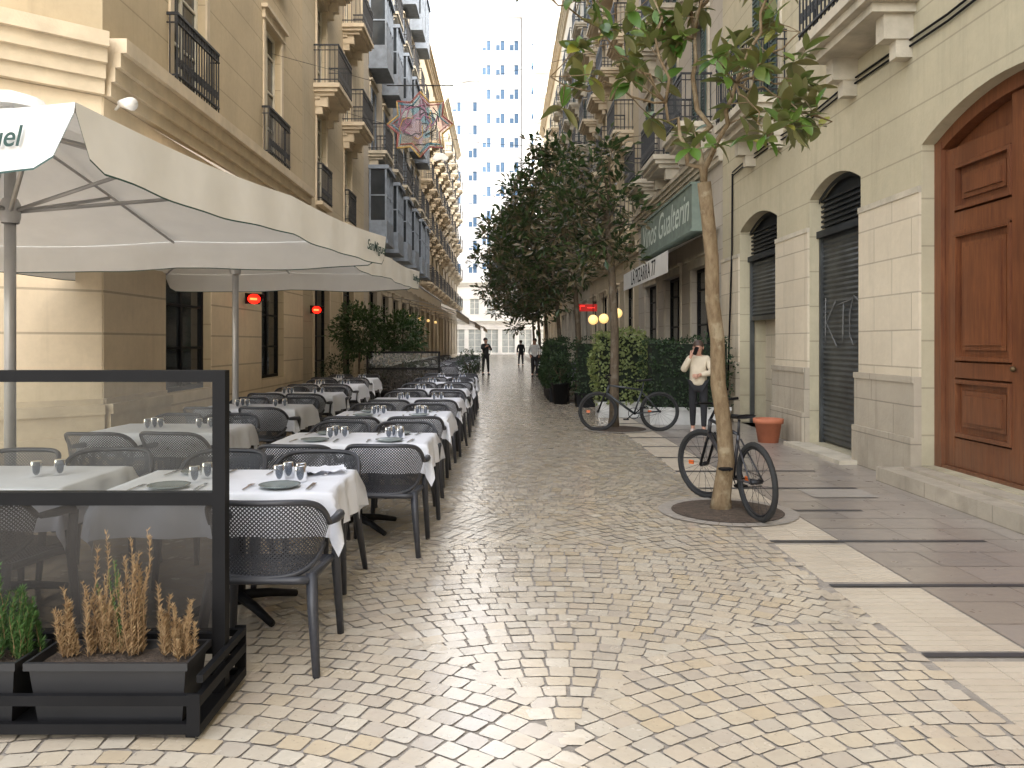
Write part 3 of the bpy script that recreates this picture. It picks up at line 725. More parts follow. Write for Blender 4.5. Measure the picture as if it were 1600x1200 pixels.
# ------------------------------------------------------------------ furniture
def make_chair():
    e=thing('armchair','dark grey perforated plastic armchair at a set table','chair',(0,0,0),0,'grey terrace armchairs')
    b=MB(); nu,nv=32,8; uvs=[]
    topz=lambda u:.805-.14*abs(u)**4; botz=lambda u:.445+.12*abs(u)**2.5
    sg=lambda v,p:(abs(v)**p)*(1 if v>=0 else -1)
    def P(u,v):
        a=u*math.radians(84); z=botz(u)+(topz(u)-botz(u))*v
        ww=.262+.03*v
        return (ww*sg(math.sin(a),.8),-.235*abs(math.cos(a))**.7-.05*v*math.cos(a),z)
    vs=[P(-1+2*i/nu,j/nv) for j in range(nv+1) for i in range(nu+1)]
    arc=[0]
    for i in range(nu): arc.append(arc[-1]+(Vector(P(-1+2*(i+1)/nu,.5))-Vector(P(-1+2*i/nu,.5))).length)
    uvs=[(arc[i],vs[j*(nu+1)+i][2]) for j in range(nv+1) for i in range(nu+1)]
    b.add(vs,[(j*(nu+1)+i,j*(nu+1)+i+1,(j+1)*(nu+1)+i+1,(j+1)*(nu+1)+i) for j in range(nv) for i in range(nu)],0,True)
    b.tube([P(-1+2*i/nu,1) for i in range(nu+1)],.0155,6,1); b.tube([P(-1+2*i/nu,0) for i in range(nu+1)],.015,6,1)
    while len(uvs)<len(b.v): uvs.append((0,0))
    b.obj('backrest',[m_chairp,m_chair],e,uv=lambda p,i:uvs[i])
    b=MB(); n=10; vs=[]
    for j in range(n+1):
        for i in range(n+1):
            x=-1+2*i/n;y=-1+2*j/n
            vs.append((x*.245*(1 if y>0 else 1-.12*y*y),y*.235,.44-.02*(1-x*x)*(1-y*y)-.02*max(0,y)**3+.01))
    q=[((p[0]),p[1]) for p in vs]
    b.add(vs,[(j*(n+1)+i,j*(n+1)+i+1,(j+1)*(n+1)+i+1,(j+1)*(n+1)+i) for j in range(n) for i in range(n)],0,True)
    ed=[vs[i] for i in range(n+1)]+[vs[j*(n+1)+n] for j in range(1,n+1)]+[vs[n*(n+1)+i] for i in range(n-1,-1,-1)]+[vs[j*(n+1)] for j in range(n-1,0,-1)]
    b.tube([(p[0],p[1],p[2]-.015) for p in ed],.02,6,1,closed=True)
    while len(q)<len(b.v): q.append((0,0))
    b.obj('seat',[m_chairp,m_chair],e,uv=lambda p,i:q[i])
    for sx in(-1,1):
        b=MB()
        b.tube([(sx*.292,-.03,.665),(sx*.30,.08,.66),(sx*.295,.2,.655),(sx*.28,.245,.62)],[.017,.024,.025,.023],8); b.obj('armrest',m_chair,e)
        b=MB(); b.tube([(sx*.285,.235,.64),(sx*.265,.235,.42),(sx*.285,.27,0)],[.025,.026,.018],8); b.obj('leg',m_chair,e)
        b=MB(); b.tube([(sx*.235,-.2,.46),(sx*.25,-.24,.3),(sx*.28,-.3,0)],[.028,.026,.018],8); b.obj('leg',m_chair,e)
    return e
chair=make_chair()
def make_table():
    e=thing('cafe_table','square terrace table under a white cloth','table',(0,0,0),0,'terrace tables')
    b=MB(); b.box(-.58,.58,-.38,.38,.72,.75); b.obj('table_top',m_black,e)
    b=MB(); b.tube([(0,0,.05),(0,0,.72)],.035,10)
    for a in range(4):
        c,s=math.cos(a*math.pi/2+.78),math.sin(a*math.pi/2+.78); b.tube([(0,0,.1),(c*.2,s*.2,.07),(c*.38,s*.38,.025)],[.03,.026,.02],8)
    b.obj('pedestal',m_black,e)
    return e
def make_cloth(seed,h=.24):
    rr=random.Random(seed)
    b=MB(); W,D=1.2,.8; nx,ny=44,34; ph=rr.uniform(0,6); vs=[]
    for j in range(ny+1):
        for i in range(nx+1):
            p=-(W/2+h)+(W+2*h)*i/nx; q=-(D/2+h)+(D+2*h)*j/ny
            dx=max(0,abs(p)-W/2);dy=max(0,abs(q)-D/2); d=math.hypot(dx,dy); sx=1 if p>0 else -1; sy=1 if q>0 else -1
            if d<1e-6:
                vs.append((p,q,.757+.0015*math.sin(p*17+ph)*math.sin(q*13))); continue
            if dx>0 and dy>0: s=math.atan2(dy,dx)*.25+.6
            elif dx>0: s=q*sy
            else: s=p*sx
            rp=.028*math.sin(s*17+ph+sx+2*sy)*min(1,d/.12)
            bulge=.012+.10*d+rp*.8
            nxv,nyv=dx/d,dy/d
            px=sx*(min(abs(p),W/2)+nxv*bulge*(1+.6*(dx>0 and dy>0))); py=sy*(min(abs(q),D/2)+nyv*bulge*(1+.6*(dx>0 and dy>0)))
            vs.append((px,py,.757-max(0,d-.01)*(.98)))
    b.add(vs,[(j*(nx+1)+i,j*(nx+1)+i+1,(j+1)*(nx+1)+i+1,(j+1)*(nx+1)+i) for j in range(ny) for i in range(nx)],0,True)
    return top(b.obj('tablecloth',m_cloth),'white linen tablecloth with hanging pointed corners','tablecloth','white tablecloths')
table=make_table(); cloths=[make_cloth(1),make_cloth(2,.27),make_cloth(3,.22)]
def make_glass():
    b=MB(); b.lathe([(.0,.088),(.027,.088),(.03,.083),(.036,.0),(.033,.0),(.028,.078),(0,.08)],n=16)
    return top(b.obj('drinking_glass',m_tumbler),'upturned smoky glass tumbler on a white tablecloth','glass','upturned tumblers')
def make_plate():
    b=MB(); b.lathe([(0,.004),(.07,.004),(.1,.014),(.112,.018),(.112,.014),(.075,0),(0,0)],n=28)
    return top(b.obj('plate',m_plate),'flat grey stone plate on a white tablecloth','plate','grey plates')
def make_knife():
    b=MB(); b.box(-.009,.009,-.1,0,0,.006); b.box(-.011,.011,0,.11,0.001,.004)
    return top(b.obj('knife',m_steel),'steel table knife lying on a white tablecloth','knife','cutlery')
def make_fork():
    b=MB(); b.box(-.006,.006,-.1,.03,0,.005); b.box(-.013,.013,.03,.05,.0,.005)
    for x in(-.011,-.004,.003,.009): b.box(x,x+.003,.05,.09,0,.004)
    return top(b.obj('fork',m_steel),'steel table fork lying on a white tablecloth','fork','cutlery')
glass=make_glass(); plate=make_plate(); knife=make_knife(); fork=make_fork()
def make_napkin():
    b=MB(); n=8; vs=[(-.15+.3*i/n,-.1+.2*j/n,.012+.022*abs(math.sin(i*1.1+j*.7))) for j in range(n+1) for i in range(n+1)]
    b.add(vs,[(j*(n+1)+i,j*(n+1)+i+1,(j+1)*(n+1)+i+1,(j+1)*(n+1)+i) for j in range(n) for i in range(n)],0,True)
    return top(b.obj('napkin',m_cloth),'crumpled white cloth napkin on the table','napkin')
used=set()
def place(o,loc,rot=0):
    if o.name not in used:
        used.add(o.name); o.location=loc; o.rotation_euler=(0,0,rot); return o
    return dup(o,loc,rot)
def tableset(x,y,rot=0,detail=2,chairs=((-.32,-1),(.32,-1),(-.32,1),(.32,1)),off=.56):
    place(table,(x,y,0),rot); place(cloths[R.randrange(3)],(x,y,0),rot+(math.pi if R.random()<.5 else 0))
    c,s=math.cos(rot),math.sin(rot); T=lambda a,b_:(x+a*c-b_*s,y+a*s+b_*c)
    if detail:
        gs=[(-.22,-.05),(-.12,.02),(-.2,.08),(.25,-.02),(.34,.05),(.27,.09),(.36,-.06)]
        for a,q in (gs if detail>1 else gs[:5]): p=T(a+R.uniform(-.01,.01),q); place(glass,(p[0],p[1],.761))
    if detail>1:
        for a in(-.3,.3):
            for sg_ in(-1,1):
                p=T(a,sg_*.24); place(plate,(p[0],p[1],.761)); p=T(a+.17,sg_*.24); place(knife,(p[0],p[1],.762),rot+R.uniform(-.1,.1)); p=T(a-.17,sg_*.24); place(fork,(p[0],p[1],.762),rot+R.uniform(-.1,.1))
    for a,sd in chairs:
        p=T(a+R.uniform(-.04,.04),sd*(off+R.uniform(-.04,.08))); place(chair,(p[0],p[1],0),rot+(0 if sd<0 else math.pi)+R.uniform(-.2,.2))
tableset(-1.52,4.6,.02,3,((.34,-1),(-.3,1),(.3,1)),.58)
nk=make_napkin(); nk.location=(-1.1,4.83,.76); nk.rotation_euler=(0,0,.3)
for y in(6.65,8.85,11.1,13.4,15.7,18.0): tableset(-1.2,y,R.uniform(-.03,.03),2 if y<9 else 1)
for x,y in((-3.0,4.75),(-3.05,7.4),(-3.05,9.9),(-3.15,12.4),(-3.25,15.0),(-3.4,17.6)): tableset(x,y,R.uniform(-.04,.04),1)
for y in(25.5,28.5,31.5,35,38.5,42,46): 
    tableset(-1.9,y,0,0,((-.3,-1),(.3,-1),(.3,1))); tableset(-3.6,y,0,0,((.3,-1),(.3,1)))
for y in(24,27,30.5,34,38,42): tableset(2.2 if y>30 else 2.55,y,0,0,((-.3,-1),(.3,-1),(-.3,1)))
# ------------------------------------------------------------------ windbreak & planters near
def meshmat():
    t=NT('dark_mesh'); p=t.n('BsdfPrincipled',{'Base Color':(.025,.021,.018),'Roughness':.7}); tr=t.n('BsdfTransparent'); mx=t.n('MixShader',{0:.2}); t.set(mx.inputs[1],p.outputs[0]); t.set(mx.inputs[2],tr.outputs[0]); return t.fin(mx.outputs[0])
m_mesh=meshmat()
def windbreak(loc,w,label,z0=.3,h=1.43,mid=.875):
    e=thing('windbreak_screen',label,'windbreak',loc,0,'terrace windbreaks')
    b=MB(); t=.028
    b.box(-w,-w+.05,-t,t,0.02,h); b.box(-.055,0,-t,t,0.02,h); b.box(-w+.05,-.055,-t,t,h-.05,h); b.box(-w+.05,-.055,-t,t,mid-.025,mid+.03); b.box(-w+.05,-.055,-t,t,z0-.05,z0); b.obj('frame',m_black,e)
    b=MB(); b.quad((-w+.05,0,mid+.03),(-.055,0,mid+.03),(-.055,0,h-.05),(-w+.05,0,h-.05)); b.obj('glass_panel',m_glass,e)
    b=MB(); b.quad((-w+.05,0,z0),(-.055,0,z0),(-.055,0,mid-.025),(-w+.05,0,mid-.025)); b.obj('mesh_panel',m_mesh,e)
windbreak((-1.19,3.46,0),2.2,'black framed windbreak with clear upper and dark mesh lower panel')
windbreak((-1.6,20.6,0),1.9,'black framed glass windbreak closing the terrace',h=1.32)
st=thing('planter_stand','low black slatted metal stand holding planters','planter stand',(-1.17,3.1,0))
b=MB()
for z in(.03,.14,): b.box(-2.3,0,0,.025,z,z+.04); b.box(-.025,0,.025,.52,z,z+.04); b.box(-2.3,0,.52,.545,z,z+.04)
b.box(-2.3,0,.52,.545,.22,.25); b.box(-.025,0,.025,.52,.22,.25)
b.box(-2.3,-.026,.026,.519,.03,.045)
for x in(-.05,-1.1,-2.3): b.box(x,x+.05,-.01,-.001,.03,.19); b.box(x,x+.05,.546,.556,.03,.26)
b.obj('frame',m_black,st)
b=MB()
for x in(-.07,-2.2): 
    for y in(.05,.48): b.box(x,x+.05,y-.02,y+.02,0,.03)
b.obj('feet',m_black,st)
m_trough=M('black_plastic',(.02,.02,.022),.5)
def trough(x,w):
    e=thing('planter_box','black plastic trough planter filled with soil','planter',(x,3.26,.048),0,'black trough planters')
    b=MB(); z1=.235; a,c=w/2*.92,w/2
    lo=[(-a,-.09,0),(a,-.09,0),(a,.09,0),(-a,.09,0)]; hi=[(-c,-.115,z1),(c,-.115,z1),(c,.115,z1),(-c,.115,z1)]
    b.add(lo+hi,[(0,1,5,4),(1,2,6,5),(2,3,7,6),(3,0,4,7),(3,2,1,0)])
    b.box(-c-.012,c+.012,-.13,-.114,z1-.02,z1+.01); b.box(-c-.012,c+.012,.114,.13,z1-.02,z1+.01); b.box(-c-.012,-c,-.114,.114,z1-.02,z1+.01); b.box(c,c+.012,-.114,.114,z1-.02,z1+.01)
    b.obj('trough',m_trough,e)
    b=MB(); n=16; vs=[(-c+.005+(2*c-.01)*i/n,-.11+.22*j/4,z1-.03+R.uniform(0,.018)) for j in range(5) for i in range(n+1)]
    b.add(vs,[(j*(n+1)+i,j*(n+1)+i+1,(j+1)*(n+1)+i+1,(j+1)*(n+1)+i) for j in range(4) for i in range(n)],0,True); b.obj('soil',m_soil,e)
trough(-1.555,.62); trough(-2.23,.62)
def needleplant(x,y,z,stems,h,mat,sm,label,name,spread=.05,dens=1,wild=.05,nl=(.014,.03)):
    e=thing(name,label,'plant',(x,y,z)); b=MB(); s=MB()
    for k in range(stems):
        bx,by=R.gauss(0,spread),R.gauss(0,spread*.8); q=math.hypot(bx,by)/(spread*2.2); hh=h*max(.35,(1-.6*q))*R.uniform(.75,1.08); pts=[]; p=Vector((bx,by,0)); dr=Vector((bx*3,by*3,1)).normalized()
        n=10
        for i in range(n+1):
            pts.append(p.copy()); dr=(dr+Vector((R.gauss(0,wild),R.gauss(0,wild),.15))).normalized(); p=p+dr*hh/n
        s.tube(pts,[.003*(1-.7*i/n) for i in range(n+1)],4)
        for i in range(1,n+1):
            for q_ in range(int(14*dens)):
                t=R.random(); c=pts[i-1].lerp(pts[i],t); a=R.uniform(0,6.28); dv=Vector((math.cos(a),math.sin(a),R.uniform(.6,2))).normalized(); L=R.uniform(*nl)*(1.2-.5*i/n)
                sd=dv.cross(Vector((R.random(),R.random(),R.random()))).normalized()*.0015
                b.add([c-sd,c+dv*L*.6-sd*1.1,c+dv*L,c+dv*L*.6+sd*1.1,c+sd],[(0,1,2,3,4)])
    s.obj('stem',sm,e); b.obj('foliage',mat,e)
m_twig=M('dry_twig',(.34,.22,.12),.9)
for x,st_,h in((-1.78,12,.3),(-1.67,15,.52),(-1.515,16,.56),(-1.36,12,.33),(-1.29,8,.24),(-1.59,5,.22)):
    needleplant(x,3.27+R.uniform(-.03,.03),.27,st_,h,m_dry,m_twig,'dried brown rosemary stems in a trough','dried_plant',.02,1.2,.08,(.018,.036))
needleplant(-1.585,3.3,.27,5,.55,m_rose,m_twig,'green rosemary sprig among dried stems','green_plant',.018,1.2,.09)
for x,n_,h in((-1.98,10,.36),(-2.07,12,.4),(-2.16,12,.36),(-2.25,10,.34),(-1.93,7,.26)): needleplant(x,3.27,.27,n_,h,m_rose,m_twig,'green rosemary plant in a trough','green_plant',.035,1.7,.12,(.02,.04))
# ------------------------------------------------------------------ trees
def leaf(b,p,dv,L,W,up=None):
    dv=Vector(dv).normalized()
    u=up or Vector((R.gauss(0,.5),R.gauss(0,.5),1)); sd=dv.cross(u)
    if sd.length<1e-3: return
    sd.normalize(); nr=sd.cross(dv)
    p=Vector(p); 
    b.add([p,p+dv*L*.5+sd*W*.5+nr*W*.12,p+dv*L-nr*L*.12,p+dv*L*.5-sd*W*.5+nr*W*.12,p+dv*L*.52-nr*W*.05],[(0,4,2,1),(0,3,2,4)])
def leafbig(b,p,dv,L,W):
    dv=Vector(dv).normalized(); u=Vector((R.gauss(0,.4),R.gauss(0,.4),1)); sd=dv.cross(u)
    if sd.length<1e-3: return
    sd.normalize(); nr=sd.cross(dv); p=Vector(p); vs=[];dr=R.uniform(.05,.35)
    for t,w_ in((0,.03),(.2,.65),(.45,1),(.7,.85),(.88,.45),(1,.02)):
        c=p+dv*L*t-nr*L*dr*t*t
        for k in(-1,0,1): vs.append(c+sd*W*.5*w_*k+nr*W*.13*abs(k)*w_)
    b.add(vs,[(i*3+k,i*3+k+1,i*3+k+4,i*3+k+3) for i in range(5) for k in range(2)],0,True)
def whorl(b,p,ax,n,L,W):
    ax=Vector(ax).normalized()
    for k in range(n):
        a=2*math.pi*k/n*1.62+R.random(); t=ax.cross(Vector((.3,.2,1))).normalized(); s=ax.cross(t)
        dv=t*math.cos(a)+s*math.sin(a)+ax*R.uniform(.1,1.1)+Vector((0,0,R.uniform(-.4,.2)))
        q=R.uniform(.65,1.2); leafbig(b,Vector(p)-ax*R.uniform(0,.09),dv,L*q,W*q)
def limb(b,p0,p1,r0,r1,wob=.1,n=7,bow=0):
    p0,p1=Vector(p0),Vector(p1); pts=[]
    L=(p1-p0).length
    for i in range(n+1):
        t=i/n; q=p0.lerp(p1,t)+Vector((0,0,bow*math.sin(math.pi*t)))
        if 0<i<n: q+=Vector((R.gauss(0,wob*.3*L*.3),R.gauss(0,wob*.3*L*.3),R.gauss(0,wob*.1*L)))
        pts.append(q)
    b.tube(pts,[r0+(r1-r0)*i/n for i in range(n+1)],8); return pts
def px(x,y,Y): return Vector(((x-785)*Y/1250,Y,1.55-(y-535)*Y/1250))
e=thing('magnolia_tree','slender young magnolia tree with sparse glossy leaves in a round pit','tree',(2.02,7.3,0))
off=Vector((2.02,7.3,0)); b=MB()
tp=[Vector((1.99,7.3,-.02)),Vector((2.0,7.3,.15)),px(1135,720,7.3),px(1131,660,7.3),px(1122,600,7.3),px(1121,530,7.3),px(1113,470,7.28),px(1112,400,7.25),px(1106,340,7.22),px(1100,285,7.2)]
b.tube(tp,[.108,.086,.076,.072,.07,.066,.065,.063,.062,.062],12)
tips=[]
crown=MB()
main=[((1100,285),(1040,160),7.1,.024),((1100,285),(1085,60),7.4,.034),((1100,285),(1150,130),6.9,.03),((1085,60),(1050,-120),7.3,.018),((1085,60),(1130,-130),7.6,.018),((1150,130),(1215,-60),6.8,.018),((1040,160),(940,50),7.0,.014),((1040,160),(1010,-60),7.5,.015),((1150,130),(1300,190),7.0,.01),((1150,130),(1200,215),6.7,.01),((1040,160),(860,120),6.8,.011),((1150,130),(1230,120),8.0,.01),((1085,60),(990,20),7.9,.012),((1150,130),(1250,50),7.5,.013),((940,50),(850,-10),6.7,.01),((1085,60),(1110,-60),7.0,.014)]
ends={(1100,285):tp[-1]}
for a,c,Y,r in main:
    p0=ends[a]; p1=px(c[0],c[1],Y); ends[c]=p1
    pts=limb(b,p0,p1,r,r*.5,.35,7)
    for i in range(2,8):
        if R.random()<.62 or i==7:
            for q in range(1 if i<7 else 2):
                dv=Vector((R.gauss(0,1),R.gauss(0,1),R.gauss(.45,.5))).normalized(); L=R.uniform(.15,.5)
                tip=pts[i]+dv*L; limb(b,pts[i],tip,max(.005,r*.3),.004,.2,3); tips.append((tip,dv))
b.obj('trunk',m_bark,e,off)
for tip,dv in tips:
    if tip.z<3.1: continue
    whorl(crown,tip,dv+Vector((0,0,.5)),R.randint(5,10),.225,.092)
    if R.random()<.25: whorl(crown,tip+Vector((R.gauss(0,.1),R.gauss(0,.1),R.gauss(0,.08))),dv,5,.2,.08)
crown.obj('crown',m_leafN,e,off)
def tree(x,y,H,rx,ry,cz,rz,seed,label,nc=110,nl=48,cx=0,L=.2):
    rr=random.Random(seed); e=thing('magnolia_tree',label,'tree',(x,y,0),0,'magnolia trees along the street'); b=MB(); c=MB()
    zf=cz-rz*.75
    b.tube([(0,0,-.02),(.01,0,.2),(R.gauss(0,.05),0,zf*.6),(cx*.1,0,zf),(cx*.4,0,cz)],[.12,.09,.075,.065,.05],9)
    cl=[]
    while len(cl)<nc:
        p=Vector((rr.uniform(-1,1),rr.uniform(-1,1),rr.uniform(-1,1))); l=p.length
        if l>1 or l<.4: continue
        w_=1-.45*max(0,p.z)
        cl.append(Vector((cx+p.x*rx*w_*rr.uniform(.8,1.15),p.y*ry*w_,cz+p.z*rz*rr.uniform(.85,1.12))))
    for i,p in enumerate(cl):
        if i%2==0: 
            st0=Vector((cx*.3,0,cz-rz*.6+ (p.z-cz+rz)*.35)); limb(b,st0,p,.022,.006,.25,5)
        rad=rr.uniform(.18,.36)
        for k in range(nl):
            q=Vector((rr.gauss(0,1),rr.gauss(0,1),rr.gauss(0,.7)))*rad*.55
            dv=q.normalized()+Vector((0,0,.25)) if q.length>0 else Vector((0,0,1)); s=rr.uniform(.7,1.2)
            leaf(c,p+q,dv,L*s,L*.42*s)
    b.obj('trunk',m_barkd,e); c.obj('crown',m_leafD,e)
tree(2.0,14.4,5.6,.95,.95,3.95,1.35,1,'dark leafed magnolia tree with a bicycle leaning on it',50,28,-.35,.19)
tree(2.0,21,7.4,1.65,1.7,4.6,2.35,2,'dense dark magnolia tree beside the hedge',100,36,-.8,.22)
tree(2.0,28,8,1.9,1.9,5.0,2.8,3,'dense dark magnolia tree beside the terrace',110,36,-.9,.25)
tree(2.0,35.5,8,2.2,2.0,5.2,2.8,4,'dense dark magnolia tree further up the street',100,34,-1.0,.28)
tree(2.0,43,8,2.2,2.0,5.4,3.0,5,'dense dark magnolia tree further up the street',90,32,-1.0,.32)
tree(2.0,51,8,2.2,2.0,5.4,3.0,6,'distant dark magnolia tree in the row',76,30,-.8,.38)
# hedges
def hedge(x0,x1,y0,y1,z0,z1,mat,label,planter=None,dens=420,L=.06,name='hedge'):
    cx,cy=(x0+x1)/2,(y0+y1)/2
    e=thing(name,label,'hedge',(cx,cy,0),0); b=MB(); a,c=(x1-x0)/2,(y1-y0)/2
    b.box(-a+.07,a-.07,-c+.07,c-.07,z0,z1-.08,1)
    faces=[('x',-a,2*c*(z1-z0)),('y',-c,2*a*(z1-z0)),('x',a,2*c*(z1-z0)*.3),('z',z1,4*a*c)]
    for ax,v,ar in faces:
        for k in range(int(ar*dens)):
            if ax=='x': p=Vector((v,R.uniform(-c,c),R.uniform(z0,z1)));nm=Vector((1 if v>0 else -1,0,0))
            elif ax=='y': p=Vector((R.uniform(-a,a),v,R.uniform(z0,z1)));nm=Vector((0,-1,0))
            else: p=Vector((R.uniform(-a,a),R.uniform(-c,c),v));nm=Vector((0,0,1))
            bm=.05*math.sin(p.x*5+p.z*4)+.04*math.sin(p.y*4+p.z*6+1)
            p+=nm*(bm+R.gauss(0,.035)); dv=nm*.6+Vector((R.gauss(0,.7),R.gauss(0,.7),R.gauss(0,.7)))
            leaf(b,p,dv,L*R.uniform(.7,1.4),L*.6,nm+Vector((R.gauss(0,.3),R.gauss(0,.3),R.gauss(0,.3))))
    b.obj('foliage',[mat,m_core],e)
    if planter:
        b=MB(); b.box(-a+.02,a-.02,-c+.02,c-.02,.0,z0+.02); b.box(-a,a,-c,c,z0-.03,z0+.03); b.obj('planter',planter,e)
m_wpl=M('white_planter',(.55,.55,.53),.6)
hedge(2.75,4.3,15.0,15.6,.3,1.6,m_hedge,'dark clipped hedge in long white planter',m_wpl)
hedge(1.95,2.95,16.4,17.0,.3,1.75,m_ivy,'pale variegated ivy climbing in a white planter',m_wpl,500,.08,'ivy_bush')
hedge(1.2,1.75,20.6,23.5,.35,1.55,m_hedge,'dark clipped hedge enclosing the terrace',m_black,300,.08)
hedge(1.75,4.2,19.0,19.5,.3,1.6,m_hedge,'dark clipped hedge across the terrace end',m_black,260,.08)
hedge(1.5,1.95,24.5,30,.35,1.4,m_hedge,'dark clipped hedge along the terrace edge',m_black,180,.09)
def pottree(x,y,zc,r,label,mat=m_hedge,pot=m_black,hp=.45,L=.1,n=900):
    e=thing('potted_tree',label,'potted plant',(x,y,0)); b=MB(); b.lathe([(0,0),(.16,0),(.22,hp),(.24,hp),(.24,hp+.03),(.2,hp+.03),(.2,hp-.03),(0,hp-.03)],n=20); b.obj('pot',pot,e)
    b=MB(); b.tube([(0,0,hp-.05),(.02,0,zc*.7),(0,.02,zc)],[.03,.025,.015],7)
    for k in range(5): a=k*1.3; limb(b,(0,0,zc-r*.7),(math.cos(a)*r*.6,math.sin(a)*r*.6,zc+.2*r),.015,.004,.2,3)
    b.obj('trunk',m_barkd,e)
    b=MB()
    for k in range(n):
        v=Vector((R.gauss(0,1),R.gauss(0,1),R.gauss(0,1))).normalized(); q=v*r*R.uniform(.45,1.05)*(1+.18*math.sin(v.x*6)*math.cos(v.z*5)); leaf(b,Vector((0,0,zc))+q,v+Vector((R.gauss(0,.5),R.gauss(0,.5),R.gauss(0,.5))),L*R.uniform(.7,1.3),L*.5)
    b.obj('crown',mat,e)
m_leafO=leafmat('orange_tree_leaf',[(.02,.055,.015),(.05,.1,.025),(.03,.075,.02),(.08,.14,.04)],(.045,.08,.03),.4)
pottree(-3.7,20.6,1.85,.72,'small bushy orange tree in a dark pot',m_leafO,n=2200,L=.12)
pottree(-2.75,22.0,1.75,.64,'small bushy orange tree in a dark pot',m_leafO,n=1900,L=.12)
pottree(-2.4,21.3,.75,.42,'low dark shrub in a pot',m_hedge,hp=.35,L=.07)
pottree(-3.2,20.9,.75,.45,'low dark shrub in a pot',m_hedge,hp=.35,L=.07)
pottree(-4.2,20.2,.8,.45,'low dark shrub in a pot',m_hedge,hp=.35,L=.07)
pottree(-1.0,24.2,.95,.4,'dark shrub in a tall pot at the terrace corner',m_hedge,hp=.5,L=.07)
pottree(1.45,20.1,.9,.38,'dark shrub in a round grey pot',m_hedge,hp=.5,L=.07)
e=thing('flower_pot','empty terracotta flower pot standing by the stone pier','flower pot',(4.12,12.4,0))
b=MB(); b.lathe([(0,0),(.15,0),(.2,.3),(.225,.3),(.23,.37),(.2,.37),(.19,.3),(.18,.28),(0,.28)],n=24); b.obj('pot',m_terr,e)
b=MB(); b.lathe([(.18,.31),(0,.33)],n=20); b.obj('soil',m_soil,e)
# ------------------------------------------------------------------ bicycles
def bicycle(loc,rot,col,label,steer=0,lean=0):
    e=thing('bicycle',label,'bicycle',loc,rot); e.rotation_euler=(lean,0,rot)
    mf=M('bicycle_paint',col,.3)
    RW=.345
    def wheel(cx,yaw):
        w_=bpy.data.objects.new('wheel',None); COL.objects.link(w_); w_.parent=e; w_.location=(cx,0,RW); w_.rotation_euler=(0,0,yaw)
        circ=lambda r,n=36:[(r*math.cos(2*math.pi*k/n),0,r*math.sin(2*math.pi*k/n)) for k in range(n)]
        b=MB(); b.tube(circ(RW-.025),.026,8,closed=True); b.obj('tyre',m_rub,w_)
        b=MB(); b.tube(circ(RW-.055),.011,6,closed=True); b.tube([(0,-.05,0),(0,.05,0)],.022,8)
        for k in range(20):
            a=2*math.pi*k/20; b.tube([(.018*math.cos(a+1.2),.03*(-1)**k,.018*math.sin(a+1.2)),((RW-.055)*math.cos(a),0,(RW-.055)*math.sin(a))],.0018,3)
        b.obj('rim',m_iron,w_)
        b=MB(); b.box(.14,.2,-.006,.006,-.02,.02); b.obj('reflector',M('orange_reflector',(.6,.12,.02),.3),w_)
    wheel(-.52,0); wheel(.55,steer)
    b=MB(); bb=(-.08,0,.31); st=(-.22,0,.72); ht=(.36,0,.8); hb=(.4,0,.66)
    for a,c,r in((bb,st,.017),(st,ht,.017),(bb,hb,.021),(ht,hb,.02)): b.tube([a,c],r,8)
    for s in(-1,1): b.tube([(bb[0],s*.03,bb[2]),(-.52,s*.06,RW)],.01,6); b.tube([(st[0],s*.02,st[2]-.04),(-.52,s*.06,RW)],.009,6)
    b.tube([st,(-.25,0,.86)],.013,8); b.obj('frame',mf,e)
    c,s=math.cos(steer),math.sin(steer); T=lambda x,y,z:(.55+ (x-.55)*c-y*s,(x-.55)*s+y*c,z)
    b=MB(); 
    for q in(-1,1): b.tube([T(.55,q*.055,RW),T(.45,q*.055,.6),T(.42,q*.03,.66)],.014,7)
    b.obj('fork',m_black,e)
    b=MB(); b.tube([ht,T(.36,0,.92),T(.42,0,.95)],.014,7); b.tube([T(.34,-.3,.98),T(.4,-.2,.97),T(.42,0,.95),T(.4,.2,.97),T(.34,.3,.98)],[.015,.012,.012,.012,.015],7); b.obj('handlebar',m_black,e)
    b=MB(); vs=[]
    for i in range(9):
        t=i/8; x=-.39+.28*t; w_=.075*(1-t)**.8+.02
        for k in range(8):
            a=2*math.pi*k/8; vs.append((x,w_*math.cos(a),.88+.02*math.sin(a)+.02*(1-t)**2))
    b.add(vs,[(i*8+k,i*8+(k+1)%8,(i+1)*8+(k+1)%8,(i+1)*8+k) for i in range(8) for k in range(8)]+[tuple(range(8)),tuple(64+k for k in range(8))],0,True); b.obj('saddle',m_black,e)
    b=MB(); b.tube([(bb[0],-.07,.31),(bb[0],.07,.31)],.02,8); b.tube([(bb[0]+.095*math.cos(2*math.pi*k/20),-.045,.31+.095*math.sin(2*math.pi*k/20)) for k in range(20)],.006,4,closed=True)
    b.tube([(bb[0],-.07,.31),(bb[0]+.12,-.08,.2)],.01,6); b.tube([(bb[0],.07,.31),(bb[0]-.12,.08,.42)],.01,6); b.box(bb[0]+.08,bb[0]+.17,-.18,-.08,.19,.21); b.box(bb[0]-.17,bb[0]-.08,.08,.18,.41,.43); b.obj('pedals',m_black,e)
    b=MB(); b.tube([(-.52,-.045,RW+.04),(-.08,-.045,.405)],.004,4); b.tube([(-.52,-.045,RW-.04),(-.08,-.045,.215)],.004,4); b.obj('chain',m_iron,e)
bicycle((2.12,7.42,0),math.radians(100),(.03,.03,.035),'black bicycle leaning against the near tree trunk',.42,-.05)
bicycle((2.22,13.95,0),math.radians(180),(.03,.035,.04),'dark mountain bicycle parked across the pavement by a tree',-.1,.03)
